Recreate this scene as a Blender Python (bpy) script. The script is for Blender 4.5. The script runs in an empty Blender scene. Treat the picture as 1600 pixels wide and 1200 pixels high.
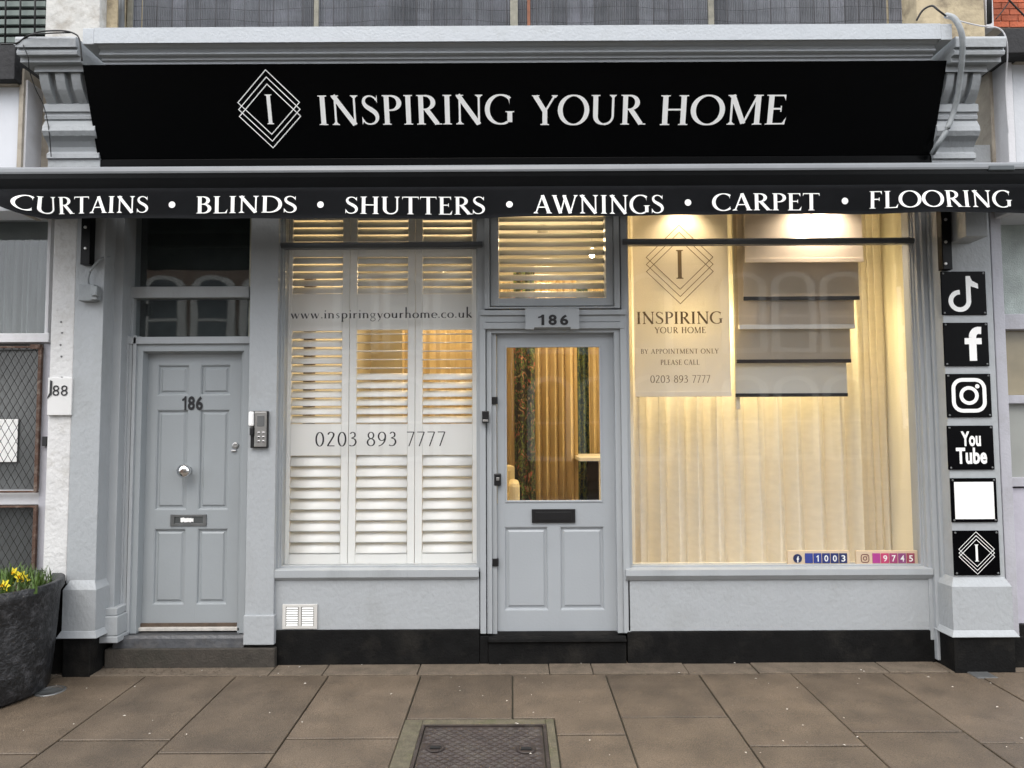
import bpy, bmesh, math, random
from mathutils import Vector, Matrix
from mathutils.geometry import delaunay_2d_cdt
random.seed(7)
SC = bpy.context.scene
COL = SC.collection
R_ = math.radians
# ------------------------------------------------------------------ camera
F = 1120.0
CAM = Vector((0.0, -4.75, 1.528))
PITCH, YAW, ROLL = R_(3.41), R_(-0.03), R_(-0.28)
def mat3(rows): return Matrix(rows)
_B = mat3(((1,0,0),(0,0,-1),(0,1,0)))
_cy,_sy = math.cos(YAW), math.sin(YAW)
_cp,_sp = math.cos(PITCH), math.sin(PITCH)
_cr,_sr = math.cos(ROLL), math.sin(ROLL)
RC = mat3(((_cr,-_sr,0),(_sr,_cr,0),(0,0,1))) @ mat3(((1,0,0),(0,_cp,_sp),(0,-_sp,_cp))) @ mat3(((_cy,0,-_sy),(0,1,0),(_sy,0,_cy))) @ _B
cd = bpy.data.cameras.new("camera"); cam = bpy.data.objects.new("camera", cd); COL.objects.link(cam)
cd.sensor_width = 36; cd.lens = F/1600*36; cd.clip_start = .05; cd.clip_end = 600
m = Matrix.Identity(4)
for i in range(3):
    m[i][0] = RC[0][i]; m[i][1] = -RC[1][i]; m[i][2] = -RC[2][i]; m[i][3] = CAM[i]
cam.matrix_world = m
SC.camera = cam
# ------------------------------------------------------------------ light
SUN_EL, SUN_AZ = 58, 200          # high thin sun behind the cloud, over the street
w = bpy.data.worlds.new("World"); SC.world = w; w.use_nodes = True
nt = w.node_tree; nt.nodes.clear()
out = nt.nodes.new('ShaderNodeOutputWorld'); bg = nt.nodes.new('ShaderNodeBackground')
sky = nt.nodes.new('ShaderNodeTexSky'); sky.sky_type = 'NISHITA'; sky.sun_disc = False
sky.sun_elevation = R_(SUN_EL); sky.sun_rotation = R_(SUN_AZ); sky.air_density = 1.0; sky.dust_density = 4.0; sky.ozone_density = 1.0
mix = nt.nodes.new('ShaderNodeMix'); mix.data_type = 'RGBA'; mix.inputs[0].default_value = .72
mix.inputs[7].default_value = (10.1, 10.3, 10.6, 1)      # even cloud cover
nt.links.new(sky.outputs[0], mix.inputs[6]); nt.links.new(mix.outputs[2], bg.inputs[0]); bg.inputs[1].default_value = .15
nt.links.new(bg.outputs[0], out.inputs[0])
sl = bpy.data.lights.new("sun", 'SUN'); so = bpy.data.objects.new("sun", sl); COL.objects.link(so)
sl.energy = .9; sl.angle = R_(35); sl.color = (1, .97, .93)
so.rotation_euler = (R_(90-SUN_EL), 0, R_(-12))
SC.view_settings.view_transform = 'Standard'; SC.view_settings.look = 'None'
SC.view_settings.gamma = 1; SC.view_settings.exposure = 0.88
try: SC.view_settings.use_curve_mapping = False
except Exception: pass
SC.cycles.max_bounces = 8; SC.cycles.transparent_max_bounces = 16
SC.cycles.use_denoising = True
try: SC.cycles.sample_clamp_indirect = 6
except Exception: pass
# ------------------------------------------------------------------ unprojection onto real planes
RT = RC.transposed()
def ray(px, py): return RT @ Vector(((px-800)/F, (py-600)/F, 1))
def P(px, py, Y=0.0):
    r = ray(px, py); t = (Y-CAM.y)/r.y
    return CAM + r*t
SLOPE = .023
def gz(y): return SLOPE*min(y, 0)
def G(px, py):
    r = ray(px, py); t = (SLOPE*CAM.y-CAM.z)/(r.z-SLOPE*r.y)
    return CAM + r*t
def RX(x0, y0, x1, y1, Y):
    a, b, c, d = P(x0,y0,Y), P(x1,y0,Y), P(x0,y1,Y), P(x1,y1,Y)
    return (a.x+c.x)/2, (b.x+d.x)/2, (c.z+d.z)/2, (a.z+b.z)/2      # X0,X1,Z0,Z1
# ------------------------------------------------------------------ materials
MATS = {}
def mat(name, col, rough=.5, var=.08, vscale=6, bump=0, bscale=60, metal=0, spec=.5, trans=0, dirt=None, dscale=1.5, damt=.5, stretch=(1,1,1), rnd=0, coat=0, speck=0):
    if name in MATS: return MATS[name]
    M = bpy.data.materials.new(name); M.use_nodes = True; T = M.node_tree; N = T.nodes; L = T.links
    b = N['Principled BSDF']; b.inputs['Roughness'].default_value = rough; b.inputs['Metallic'].default_value = metal
    b.inputs['Specular IOR Level'].default_value = spec
    if coat: b.inputs['Coat Weight'].default_value = coat; b.inputs['Coat Roughness'].default_value = .06
    geo = N.new('ShaderNodeNewGeometry'); mp = N.new('ShaderNodeMapping'); mp.inputs['Scale'].default_value = stretch
    L.new(geo.outputs['Position'], mp.inputs[0])
    n = N.new('ShaderNodeTexNoise'); n.inputs['Scale'].default_value = vscale; n.inputs['Detail'].default_value = 6; L.new(mp.outputs[0], n.inputs[0])
    mr = N.new('ShaderNodeMapRange'); mr.inputs[1].default_value = .25; mr.inputs[2].default_value = .75
    mr.inputs[3].default_value = 1-var; mr.inputs[4].default_value = 1+var; L.new(n.outputs[0], mr.inputs[0])
    mul = N.new('ShaderNodeMix'); mul.data_type = 'RGBA'; mul.blend_type = 'MULTIPLY'; mul.inputs[0].default_value = 1
    mul.inputs[6].default_value = (*col, 1); L.new(mr.outputs[0], mul.inputs[7])
    cur = mul.outputs[2]
    if dirt:
        n2 = N.new('ShaderNodeTexNoise'); n2.inputs['Scale'].default_value = dscale; n2.inputs['Detail'].default_value = 9; n2.inputs['Roughness'].default_value = .7
        L.new(mp.outputs[0], n2.inputs[0])
        m2 = N.new('ShaderNodeMapRange'); m2.inputs[1].default_value = .5; m2.inputs[2].default_value = .72; m2.inputs[4].default_value = damt
        L.new(n2.outputs[0], m2.inputs[0])
        mx = N.new('ShaderNodeMix'); mx.data_type = 'RGBA'; L.new(m2.outputs[0], mx.inputs[0]); L.new(cur, mx.inputs[6]); mx.inputs[7].default_value = (*dirt, 1); cur = mx.outputs[2]
    if speck:
        ns = N.new('ShaderNodeTexNoise'); ns.inputs['Scale'].default_value = 210; ns.inputs['Detail'].default_value = 2; L.new(geo.outputs['Position'], ns.inputs[0])
        mq = N.new('ShaderNodeMapRange'); mq.inputs[1].default_value = .3; mq.inputs[2].default_value = .7; mq.inputs[3].default_value = 1-speck; mq.inputs[4].default_value = 1+speck; L.new(ns.outputs[0], mq.inputs[0])
        mx = N.new('ShaderNodeMix'); mx.data_type = 'RGBA'; mx.blend_type = 'MULTIPLY'; mx.inputs[0].default_value = 1; L.new(cur, mx.inputs[6]); L.new(mq.outputs[0], mx.inputs[7]); cur = mx.outputs[2]
    if rnd:
        oi = N.new('ShaderNodeObjectInfo'); m3 = N.new('ShaderNodeMapRange'); m3.inputs[3].default_value = 1-rnd; m3.inputs[4].default_value = 1+rnd
        L.new(oi.outputs['Random'], m3.inputs[0])
        mx = N.new('ShaderNodeMix'); mx.data_type = 'RGBA'; mx.blend_type = 'MULTIPLY'; mx.inputs[0].default_value = 1; L.new(cur, mx.inputs[6]); L.new(m3.outputs[0], mx.inputs[7]); cur = mx.outputs[2]
    L.new(cur, b.inputs['Base Color'])
    if bump:
        n3 = N.new('ShaderNodeTexNoise'); n3.inputs['Scale'].default_value = bscale; n3.inputs['Detail'].default_value = 5; L.new(mp.outputs[0], n3.inputs[0])
        bp = N.new('ShaderNodeBump'); bp.inputs['Strength'].default_value = min(1, bump); bp.inputs['Distance'].default_value = .004*max(1, bump)
        L.new(n3.outputs[0], bp.inputs['Height']); L.new(bp.outputs[0], b.inputs['Normal'])
    if trans:
        tr = N.new('ShaderNodeBsdfTranslucent'); L.new(cur, tr.inputs[0]); ms = N.new('ShaderNodeMixShader'); ms.inputs[0].default_value = trans
        L.new(b.outputs[0], ms.inputs[1]); L.new(tr.outputs[0], ms.inputs[2]); L.new(ms.outputs[0], N['Material Output'].inputs[0])
    MATS[name] = M
    return M
def emis(name, col, s):
    if name in MATS: return MATS[name]
    M = bpy.data.materials.new(name); M.use_nodes = True; T = M.node_tree; T.nodes.clear()
    o = T.nodes.new('ShaderNodeOutputMaterial'); e = T.nodes.new('ShaderNodeEmission'); e.inputs[0].default_value = (*col, 1); e.inputs[1].default_value = s
    T.links.new(e.outputs[0], o.inputs[0]); MATS[name] = M; return M
def glassmat(name, tint=(1,1,1), ior=1.5, rough=0.0):
    M = bpy.data.materials.new(name); M.use_nodes = True; T = M.node_tree; T.nodes.clear(); L = T.links
    o = T.nodes.new('ShaderNodeOutputMaterial'); t = T.nodes.new('ShaderNodeBsdfTransparent'); t.inputs[0].default_value = (*tint, 1)
    g = T.nodes.new('ShaderNodeBsdfGlossy'); g.inputs['Roughness'].default_value = rough
    ge = T.nodes.new('ShaderNodeNewGeometry'); dt = T.nodes.new('ShaderNodeVectorMath'); dt.operation = 'DOT_PRODUCT'; L.new(ge.outputs['Incoming'], dt.inputs[0]); L.new(ge.outputs['Normal'], dt.inputs[1])
    ab = T.nodes.new('ShaderNodeMath'); ab.operation = 'ABSOLUTE'; L.new(dt.outputs['Value'], ab.inputs[0])
    om = T.nodes.new('ShaderNodeMath'); om.operation = 'SUBTRACT'; om.inputs[0].default_value = 1; L.new(ab.outputs[0], om.inputs[1])
    pw_ = T.nodes.new('ShaderNodeMath'); pw_.operation = 'POWER'; pw_.inputs[1].default_value = 5; L.new(om.outputs[0], pw_.inputs[0])
    f = T.nodes.new('ShaderNodeMath'); f.operation = 'MULTIPLY_ADD'; f0 = ((ior-1)/(ior+1))**2; f.inputs[1].default_value = 1-f0; f.inputs[2].default_value = f0; L.new(pw_.outputs[0], f.inputs[0]); m_ = T.nodes.new('ShaderNodeMixShader')
    n = T.nodes.new('ShaderNodeTexNoise'); n.inputs['Scale'].default_value = 2.2; bp = T.nodes.new('ShaderNodeBump'); bp.inputs['Strength'].default_value = .03; bp.inputs['Distance'].default_value = .02
    L.new(ge.outputs['Position'], n.inputs[0]); L.new(n.outputs[0], bp.inputs['Height']); L.new(bp.outputs[0], g.inputs['Normal'])
    L.new(f.outputs[0], m_.inputs[0]); L.new(t.outputs[0], m_.inputs[1]); L.new(g.outputs[0], m_.inputs[2]); L.new(m_.outputs[0], o.inputs[0])
    MATS[name] = M; return M
GREY   = mat('grey_paint', (.345,.365,.38), .42, .05, 3, .35, 90, dirt=(.22,.235,.235), dscale=3.2, damt=.4, stretch=(1,1,.3))
GREYR  = mat('grey_masonry_paint', (.355,.375,.39), .5, .06, 3, 1.0, 42, dirt=(.23,.24,.235), dscale=3.0, damt=.45, stretch=(1,1,.7))
GREYD  = mat('door_grey_paint', (.305,.33,.345), .36, .03, 2, .2, 70, dirt=(.25,.27,.275), dscale=3, damt=.25)
GREYS  = mat('shop_door_paint', (.335,.358,.378), .36, .03, 2, .2, 70, dirt=(.26,.28,.29), dscale=3, damt=.2)
CORN   = mat('cornice_paint', (.44,.47,.50), .5, .07, 5, .6, 60, dirt=(.22,.23,.22), dscale=5, damt=.35)
LILAC  = mat('lilac_grey_paint', (.42,.42,.46), .5, .08, 4, .5, 60, dirt=(.25,.24,.24), dscale=5, damt=.4)
BLACKP = mat('black_plinth_paint', (.005,.005,.005), .7, .4, 14, .8, 70, dirt=(.022,.02,.017), dscale=4, damt=.8, spec=.15)
SIGNB  = mat('sign_black', (.0008,.001,.0012), .25, .2, 3, spec=.08)
PLAQ   = mat('plaque_black', (.0015,.0015,.002), .2, .1, 3, spec=.06)
BARB   = mat('awning_black_metal', (.003,.0035,.004), .3, .2, 5, .1, 40, spec=.15)
RAIL_HI   = mat('awning_rail_highlight', (.16,.17,.18), .32, .12, 5, .1, 40, spec=.6)  # paler tone stands in for the highlight along the dark rail
VAL    = mat('valance_fabric', (.009,.010,.012), .8, .15, 8, .5, 900, spec=.2)
WHITE  = mat('white_vinyl', (.88,.88,.86), .5, .02, 4)
BLKV   = mat('black_vinyl', (.012,.012,.014), .4, .1, 4)
INK    = mat('brown_ink', (.15,.105,.055), .7, .1, 4)
WSTUC  = mat('white_stucco', (.60,.60,.595), .75, .08, 7, 1.6, 34, dirt=(.36,.34,.30), dscale=9, damt=.45)
WPAINT = mat('white_wood_paint', (.60,.60,.62), .45, .05, 6, .3, 60, dirt=(.35,.34,.33), dscale=6, damt=.35)
SHUT   = mat('shutter_white', (.83,.835,.81), .38, .015, 3, trans=.10)
STONE  = mat('yellow_stone', (.42,.35,.23), .8, .25, 9, 1.2, 30, dirt=(.10,.075,.05), dscale=6, damt=.8)
BEIGE  = mat('beige_render', (.38,.34,.28), .8, .2, 9, 1, 30, dirt=(.16,.13,.10), dscale=5, damt=.6)
BRICK  = mat('red_brick', (.40,.10,.045), .85, .2, 25, 1, 60, rnd=.25)
MORT   = mat('mortar', (.42,.38,.33), .9, .15, 30, .5, 90)
SLAB   = mat('paving_slab_concrete', (.104,.079,.055), .5, .28, 5, 1.0, 170, dirt=(.052,.041,.03), dscale=2.2, damt=.7, rnd=.18, speck=.5)
JOINT  = mat('paving_joint_dirt', (.035,.033,.022), .95, .3, 20, 1, 60)
EDGE   = mat('mortar_edge_strip', (.115,.09,.065), .85, .25, 12, 1.2, 60, speck=.4, dirt=(.07,.06,.04), dscale=7, damt=.7)
SURR   = mat('mossy_concrete', (.095,.083,.055), .9, .3, 25, 1.4, 80, dirt=(.07,.075,.03), dscale=10, damt=.8)
IRON   = mat('cast_iron', (.036,.027,.024), .55, .3, 18, .7, 120, metal=.2, dirt=(.10,.09,.075), dscale=12, damt=.5)
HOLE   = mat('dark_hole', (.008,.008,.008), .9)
SLATE  = mat('slate_step', (.055,.058,.064), .4, .3, 14, 1, 40, dirt=(.13,.12,.11), dscale=5, damt=.6)
CONC   = mat('dark_concrete_step', (.042,.036,.029), .85, .3, 18, 1.2, 70, dirt=(.03,.03,.022), dscale=4, damt=.7)
WOODB  = mat('worn_wood', (.085,.06,.042), .8, .3, 20, 1, 60)
CHROME = mat('chrome', (.75,.75,.75), .08, .03, 4, metal=1)
STEEL  = mat('brushed_steel', (.5,.5,.49), .3, .1, 20, metal=.9)
DGREYM = mat('dull_metal', (.16,.165,.165), .4, .2, 12, .4, 60, metal=.5)
PLBLK  = mat('black_plastic', (.01,.01,.011), .35, .1, 4)
CABLE  = mat('painted_grey_conduit', (.27,.29,.30), .55, .12, 14, .6, 60)
WIRE   = mat('black_wire', (.012,.012,.012), .6)
RUST   = mat('rusted_iron', (.085,.045,.03), .8, .4, 30, 1.4, 80, dirt=(.30,.27,.23), dscale=22, damt=.6)
MESHM  = mat('dark_wire_mesh', (.02,.018,.016), .7)
REED   = mat('grey_plastic_reed', (.085,.09,.10), .45, .3, 6, .4, 90, rnd=.3, dirt=(.17,.17,.20), dscale=5, damt=.5)
POST   = mat('weathered_timber', (.22,.21,.17), .85, .3, 14, 1, 50)
DKCURT = mat('grey_net_curtain', (.20,.21,.215), .9, .25, 7, 1, 60, stretch=(4,1,.4))
OLDGL  = mat('frosted_grey_glass', (.33,.38,.36), .3, .25, 9, 1, 120)
GLASS  = glassmat('window_glass'); GLASSD = glassmat('dusty_glass', (.85,.87,.87), 1.6, .02)
SHEER  = mat('sheer_cream_curtain', (.88,.85,.77), .9, .05, 10, .5, 300, trans=.36, stretch=(1,1,3))
BLCR   = mat('cream_blind_fabric', (.86,.82,.73), .85, .02, 4, .2, 500, trans=.35)
BLPK   = mat('blush_blind_fabric', (.80,.73,.64), .85, .02, 4, .2, 500, trans=.35)
BLTP   = mat('taupe_blind_fabric', (.62,.56,.47), .85, .02, 4, .2, 500, trans=.3)
BLGY   = mat('pale_grey_blind_fabric', (.72,.72,.69), .85, .02, 4, .2, 500, trans=.2)
CREAM  = mat('cream_plaster', (.76,.71,.58), .85, .04, 3, .3, 60)
CEILM  = mat('ceiling_paint', (.78,.76,.70), .85, .03)
FLOORM = mat('oak_floor', (.28,.19,.11), .5, .25, 8, .3, 40, stretch=(1,8,1))
GOLD   = mat('gold_curtain_fabric', (.60,.47,.26), .8, .06, 6, .4, 400, trans=.2)
WHDESK = mat('white_desk', (.76,.72,.62), .4, .03)
CHAIRM = mat('cream_upholstery', (.76,.66,.44), .85, .05, 10, .6, 300)
POTM   = mat('black_pot_glaze', (.014,.015,.017), .45, .5, 18, 2.5, 45, dirt=(.14,.14,.15), dscale=16, damt=.55)
SOIL   = mat('soil', (.05,.035,.02), .95, .4, 40, 2, 70)
LEAF   = mat('daffodil_leaf', (.075,.13,.025), .5, .3, 20, rnd=.3, trans=.25)
PETY   = mat('daffodil_petal', (.85,.70,.04), .6, .1, 20, trans=.2)
PETO   = mat('daffodil_cup', (.85,.55,.02), .6, .1, 20)
PETAL  = mat('fallen_petal', (.70,.66,.60), .8, .15, 60)
def floral(name, cols):
    M = bpy.data.materials.new(name); M.use_nodes = True; T = M.node_tree; N = T.nodes; L = T.links; b = N['Principled BSDF']; b.inputs['Roughness'].default_value = .85
    g = N.new('ShaderNodeNewGeometry'); n = N.new('ShaderNodeTexNoise'); n.inputs['Scale'].default_value = 14; n.inputs['Detail'].default_value = 3; n.inputs['Distortion'].default_value = 2.4
    mp = N.new('ShaderNodeMapping'); mp.inputs['Scale'].default_value = (1,1,.8); L.new(g.outputs['Position'], mp.inputs[0]); L.new(mp.outputs[0], n.inputs[0])
    c = N.new('ShaderNodeValToRGB'); c.color_ramp.interpolation = 'CONSTANT'; els = c.color_ramp.elements
    els[0].position = 0; els[0].color = (*cols[0], 1); els[1].position = .42; els[1].color = (*cols[1], 1)
    for i, p in enumerate((.50, .56, .60, .66)):
        e = els.new(p); e.color = (*cols[(i+2) % len(cols)], 1)
    L.new(n.outputs[0], c.inputs[0]); L.new(c.outputs[0], b.inputs['Base Color']); MATS[name] = M; return M
FLOR = floral('dark_floral_fabric', [(.006,.008,.006), (.01,.012,.008), (.09,.13,.03), (.02,.02,.012), (.32,.08,.06), (.30,.30,.15)])
FLGR = floral('green_leafy_fabric', [(.02,.05,.05), (.03,.07,.05), (.22,.24,.05), (.05,.09,.08), (.10,.16,.06), (.02,.04,.03)])
# ------------------------------------------------------------------ mesh builder
class MB:
    def __init__(s): s.bm = bmesh.new()
    def quad(s, *v):
        s.bm.faces.new([s.bm.verts.new(p) for p in v]); return s
    def box(s, x0, x1, y0, y1, z0, z1, bev=0):
        b = bmesh.new() if bev else s.bm
        v = [b.verts.new((x, y, z)) for x in (x0, x1) for y in (y0, y1) for z in (z0, z1)]
        for f in ((0,1,3,2),(4,6,7,5),(0,4,5,1),(2,3,7,6),(0,2,6,4),(1,5,7,3)): b.faces.new([v[i] for i in f])
        if bev:
            bmesh.ops.bevel(b, geom=b.edges[:], offset=bev, segments=2, affect='EDGES', profile=.5)
            s.merge(b)
        return s
    def merge(s, b):
        b.verts.index_update(); mp = [s.bm.verts.new(v.co) for v in b.verts]
        for f in b.faces:
            nf = s.bm.faces.new([mp[v.index] for v in f.verts]); nf.smooth = f.smooth
        b.free()
    def bp(s, x0, y0, x1, y1, Yf, Yb, bev=.002):       # pixel rectangle on the plane Yf, pushed back to Yb
        X0, X1, Z0, Z1 = RX(x0, y0, x1, y1, Yf); return s.box(X0, X1, Yf, Yb, Z0, Z1, bev)
    def ring(s, x0, y0, x1, y1, l, t, r, b, Yf, Yb, bev=.002):
        X0, X1, Z0, Z1 = RX(x0, y0, x1, y1, Yf); k = (Yf-CAM.y)/F
        return s.ringw(X0, X1, Z0, Z1, l*k, t*k, r*k, b*k, Yf, Yb, bev)
    def ringw(s, X0, X1, Z0, Z1, l, t, r, b, Yf, Yb, bev=.002):
        s.box(X0, X0+l, Yf, Yb, Z0, Z1, bev); s.box(X1-r, X1, Yf, Yb, Z0, Z1, bev)
        e = .0015
        if t: s.box(X0+l-e, X1-r+e, Yf+.0012, Yb, Z1-t, Z1-.0006, bev)
        if b: s.box(X0+l-e, X1-r+e, Yf+.0012, Yb, Z0+.0006, Z0+b, bev)
        return s
    def prof(s, pts, X0, X1, cap=True, sm=False):        # (Y,Z) profile extruded along X
        a = [s.bm.verts.new((X0, y, z)) for y, z in pts]; b = [s.bm.verts.new((X1, y, z)) for y, z in pts]
        n = len(pts)
        for i in range(n):
            j = (i+1) % n; f = s.bm.faces.new((a[i], a[j], b[j], b[i])); f.smooth = sm
        if cap: s.bm.faces.new(a[::-1]); s.bm.faces.new(b)
        return s
    def poly(s, pts, Yf, Yb):                             # (X,Z) polygon pushed back
        a = [s.bm.verts.new((x, Yf, z)) for x, z in pts]; b = [s.bm.verts.new((x, Yb, z)) for x, z in pts]; n = len(pts)
        s.bm.faces.new(a); s.bm.faces.new(b[::-1])
        for i in range(n): s.bm.faces.new((a[i], b[i], b[(i+1) % n], a[(i+1) % n]))
        return s
    def tube(s, pts, r, n=8, cap=True):
        pts = [Vector(p) for p in pts]; rings = []
        for i, p in enumerate(pts):
            d = (pts[min(i+1, len(pts)-1)]-pts[max(i-1, 0)]).normalized()
            u = d.cross(Vector((.13,.2,1)) if abs(d.z) < .9 else Vector((1,.1,0))).normalized(); v = d.cross(u)
            rr = r[i] if isinstance(r, (list, tuple)) else r
            rings.append([s.bm.verts.new(p+(u*math.cos(2*math.pi*k/n)+v*math.sin(2*math.pi*k/n))*rr) for k in range(n)])
        for a, b in zip(rings, rings[1:]):
            for k in range(n):
                f = s.bm.faces.new((a[k], a[(k+1) % n], b[(k+1) % n], b[k])); f.smooth = True
        if cap and n > 2: s.bm.faces.new(rings[0][::-1]); s.bm.faces.new(rings[-1])
        return s
    def lathe(s, prof, c, axis='Z', n=24):                # (r,h) profile about an axis through c
        rings = []
        for r, h in prof:
            rg = []
            for k in range(n):
                a = 2*math.pi*k/n; x, y = r*math.cos(a), r*math.sin(a)
                o = Vector((x, y, h)) if axis == 'Z' else Vector((x, h, y))
                rg.append(s.bm.verts.new(Vector(c)+o))
            rings.append(rg)
        for a, b in zip(rings, rings[1:]):
            for k in range(n):
                f = s.bm.faces.new((a[k], a[(k+1) % n], b[(k+1) % n], b[k])); f.smooth = True
        s.bm.faces.new(rings[0]); s.bm.faces.new(rings[-1][::-1])
        return s
    def mesh(s, name):
        bmesh.ops.recalc_face_normals(s.bm, faces=s.bm.faces[:])
        me = bpy.data.meshes.new(name); s.bm.to_mesh(me); s.bm.free(); return me
    def build(s, name, m_, parent=None, label=None, cat=None, group=None, kind=None):
        return obj(name, s.mesh(name), m_, parent, label, cat, group, kind)
def props(o, label=None, cat=None, group=None, kind=None):
    if label: o['label'] = label
    if cat: o['category'] = cat
    if group: o['group'] = group
    if kind: o['kind'] = kind
    return o
def adopt(o, parent):
    if parent is None: return
    o.parent = parent
    if parent.type == 'EMPTY': o.matrix_parent_inverse = Matrix.Translation(-parent.location)
def obj(name, me, m_, parent=None, label=None, cat=None, group=None, kind=None, loc=None):
    if m_ and not me.materials: me.materials.append(m_)
    o = bpy.data.objects.new(name, me); COL.objects.link(o)
    if loc is not None: o.location = loc
    adopt(o, parent); return props(o, label, cat, group, kind)
def empty(name, loc, label=None, cat=None, group=None, kind=None):
    o = bpy.data.objects.new(name, None); COL.objects.link(o); o.location = loc; o.empty_display_size = .1
    return props(o, label, cat, group, kind)
# ------------------------------------------------------------------ roman lettering drawn as pen strokes
TK, TN = .145, .05
def arc(cx, cy, rx, ry, a0, a1, n=14):
    return [(cx+rx*math.cos(R_(a0+(a1-a0)*i/n)), cy+ry*math.sin(R_(a0+(a1-a0)*i/n))) for i in range(n+1)]
def spl(pts, n=5):
    o = []; q = [pts[0]]+list(pts)+[pts[-1]]
    for i in range(1, len(q)-2):
        for k in range(n):
            t = k/n; a, b, c, d = q[i-1:i+3]
            o.append(tuple(.5*((2*b[j])+(-a[j]+c[j])*t+(2*a[j]-5*b[j]+4*c[j]-d[j])*t*t+(-a[j]+3*b[j]-3*c[j]+d[j])*t**3) for j in range(len(b))))
    o.append(tuple(q[-2])); return o
def stk(pts, wd=None, tk=None, tn=None):
    tk = tk or TK; tn = tn or TN; L = []; n = len(pts)
    closed = abs(pts[0][0]-pts[-1][0])+abs(pts[0][1]-pts[-1][1]) < 1e-6 and n > 4
    for i in range(n):
        if closed: a, b = pts[(i-1) % (n-1)], pts[(i+1) % (n-1)]
        else: a, b = pts[max(i-1, 0)], pts[min(i+1, n-1)]
        dx, dy = b[0]-a[0], b[1]-a[1]; l = math.hypot(dx, dy) or 1; dx /= l; dy /= l
        if len(pts[i]) > 2: ww = pts[i][2]
        elif wd: ww = wd
        else: ww = tn+(tk-tn)*abs(dy)**1.4
        L.append(((pts[i][0]-dy*ww/2, pts[i][1]+dx*ww/2), (pts[i][0]+dy*ww/2, pts[i][1]-dx*ww/2)))
    return [[a[0], a[1], b[1], b[0]] for a, b in zip(L, L[1:])]
def ser(x, y, up=1, hw=.13, h=.032):                      # serif slab with bracket, up=1 foot, -1 head
    return [[(x-hw, y), (x+hw, y), (x+hw, y+up*h), (x-hw, y+up*h)], [(x-hw*.75, y+up*h*.9), (x+hw*.75, y+up*h*.9), (x+.045, y+up*.085), (x-.045, y+up*.085)]]
def stem(x, y0=0, y1=1, wd=None, s0=1, s1=1, hw=.13):
    o = stk([(x, y0), (x, y1)], wd or TK)
    if s0: o += ser(x, y0, 1, hw)
    if s1: o += ser(x, y1, -1, hw)
    return o
def tri(*p): return [list(p)]
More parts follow.
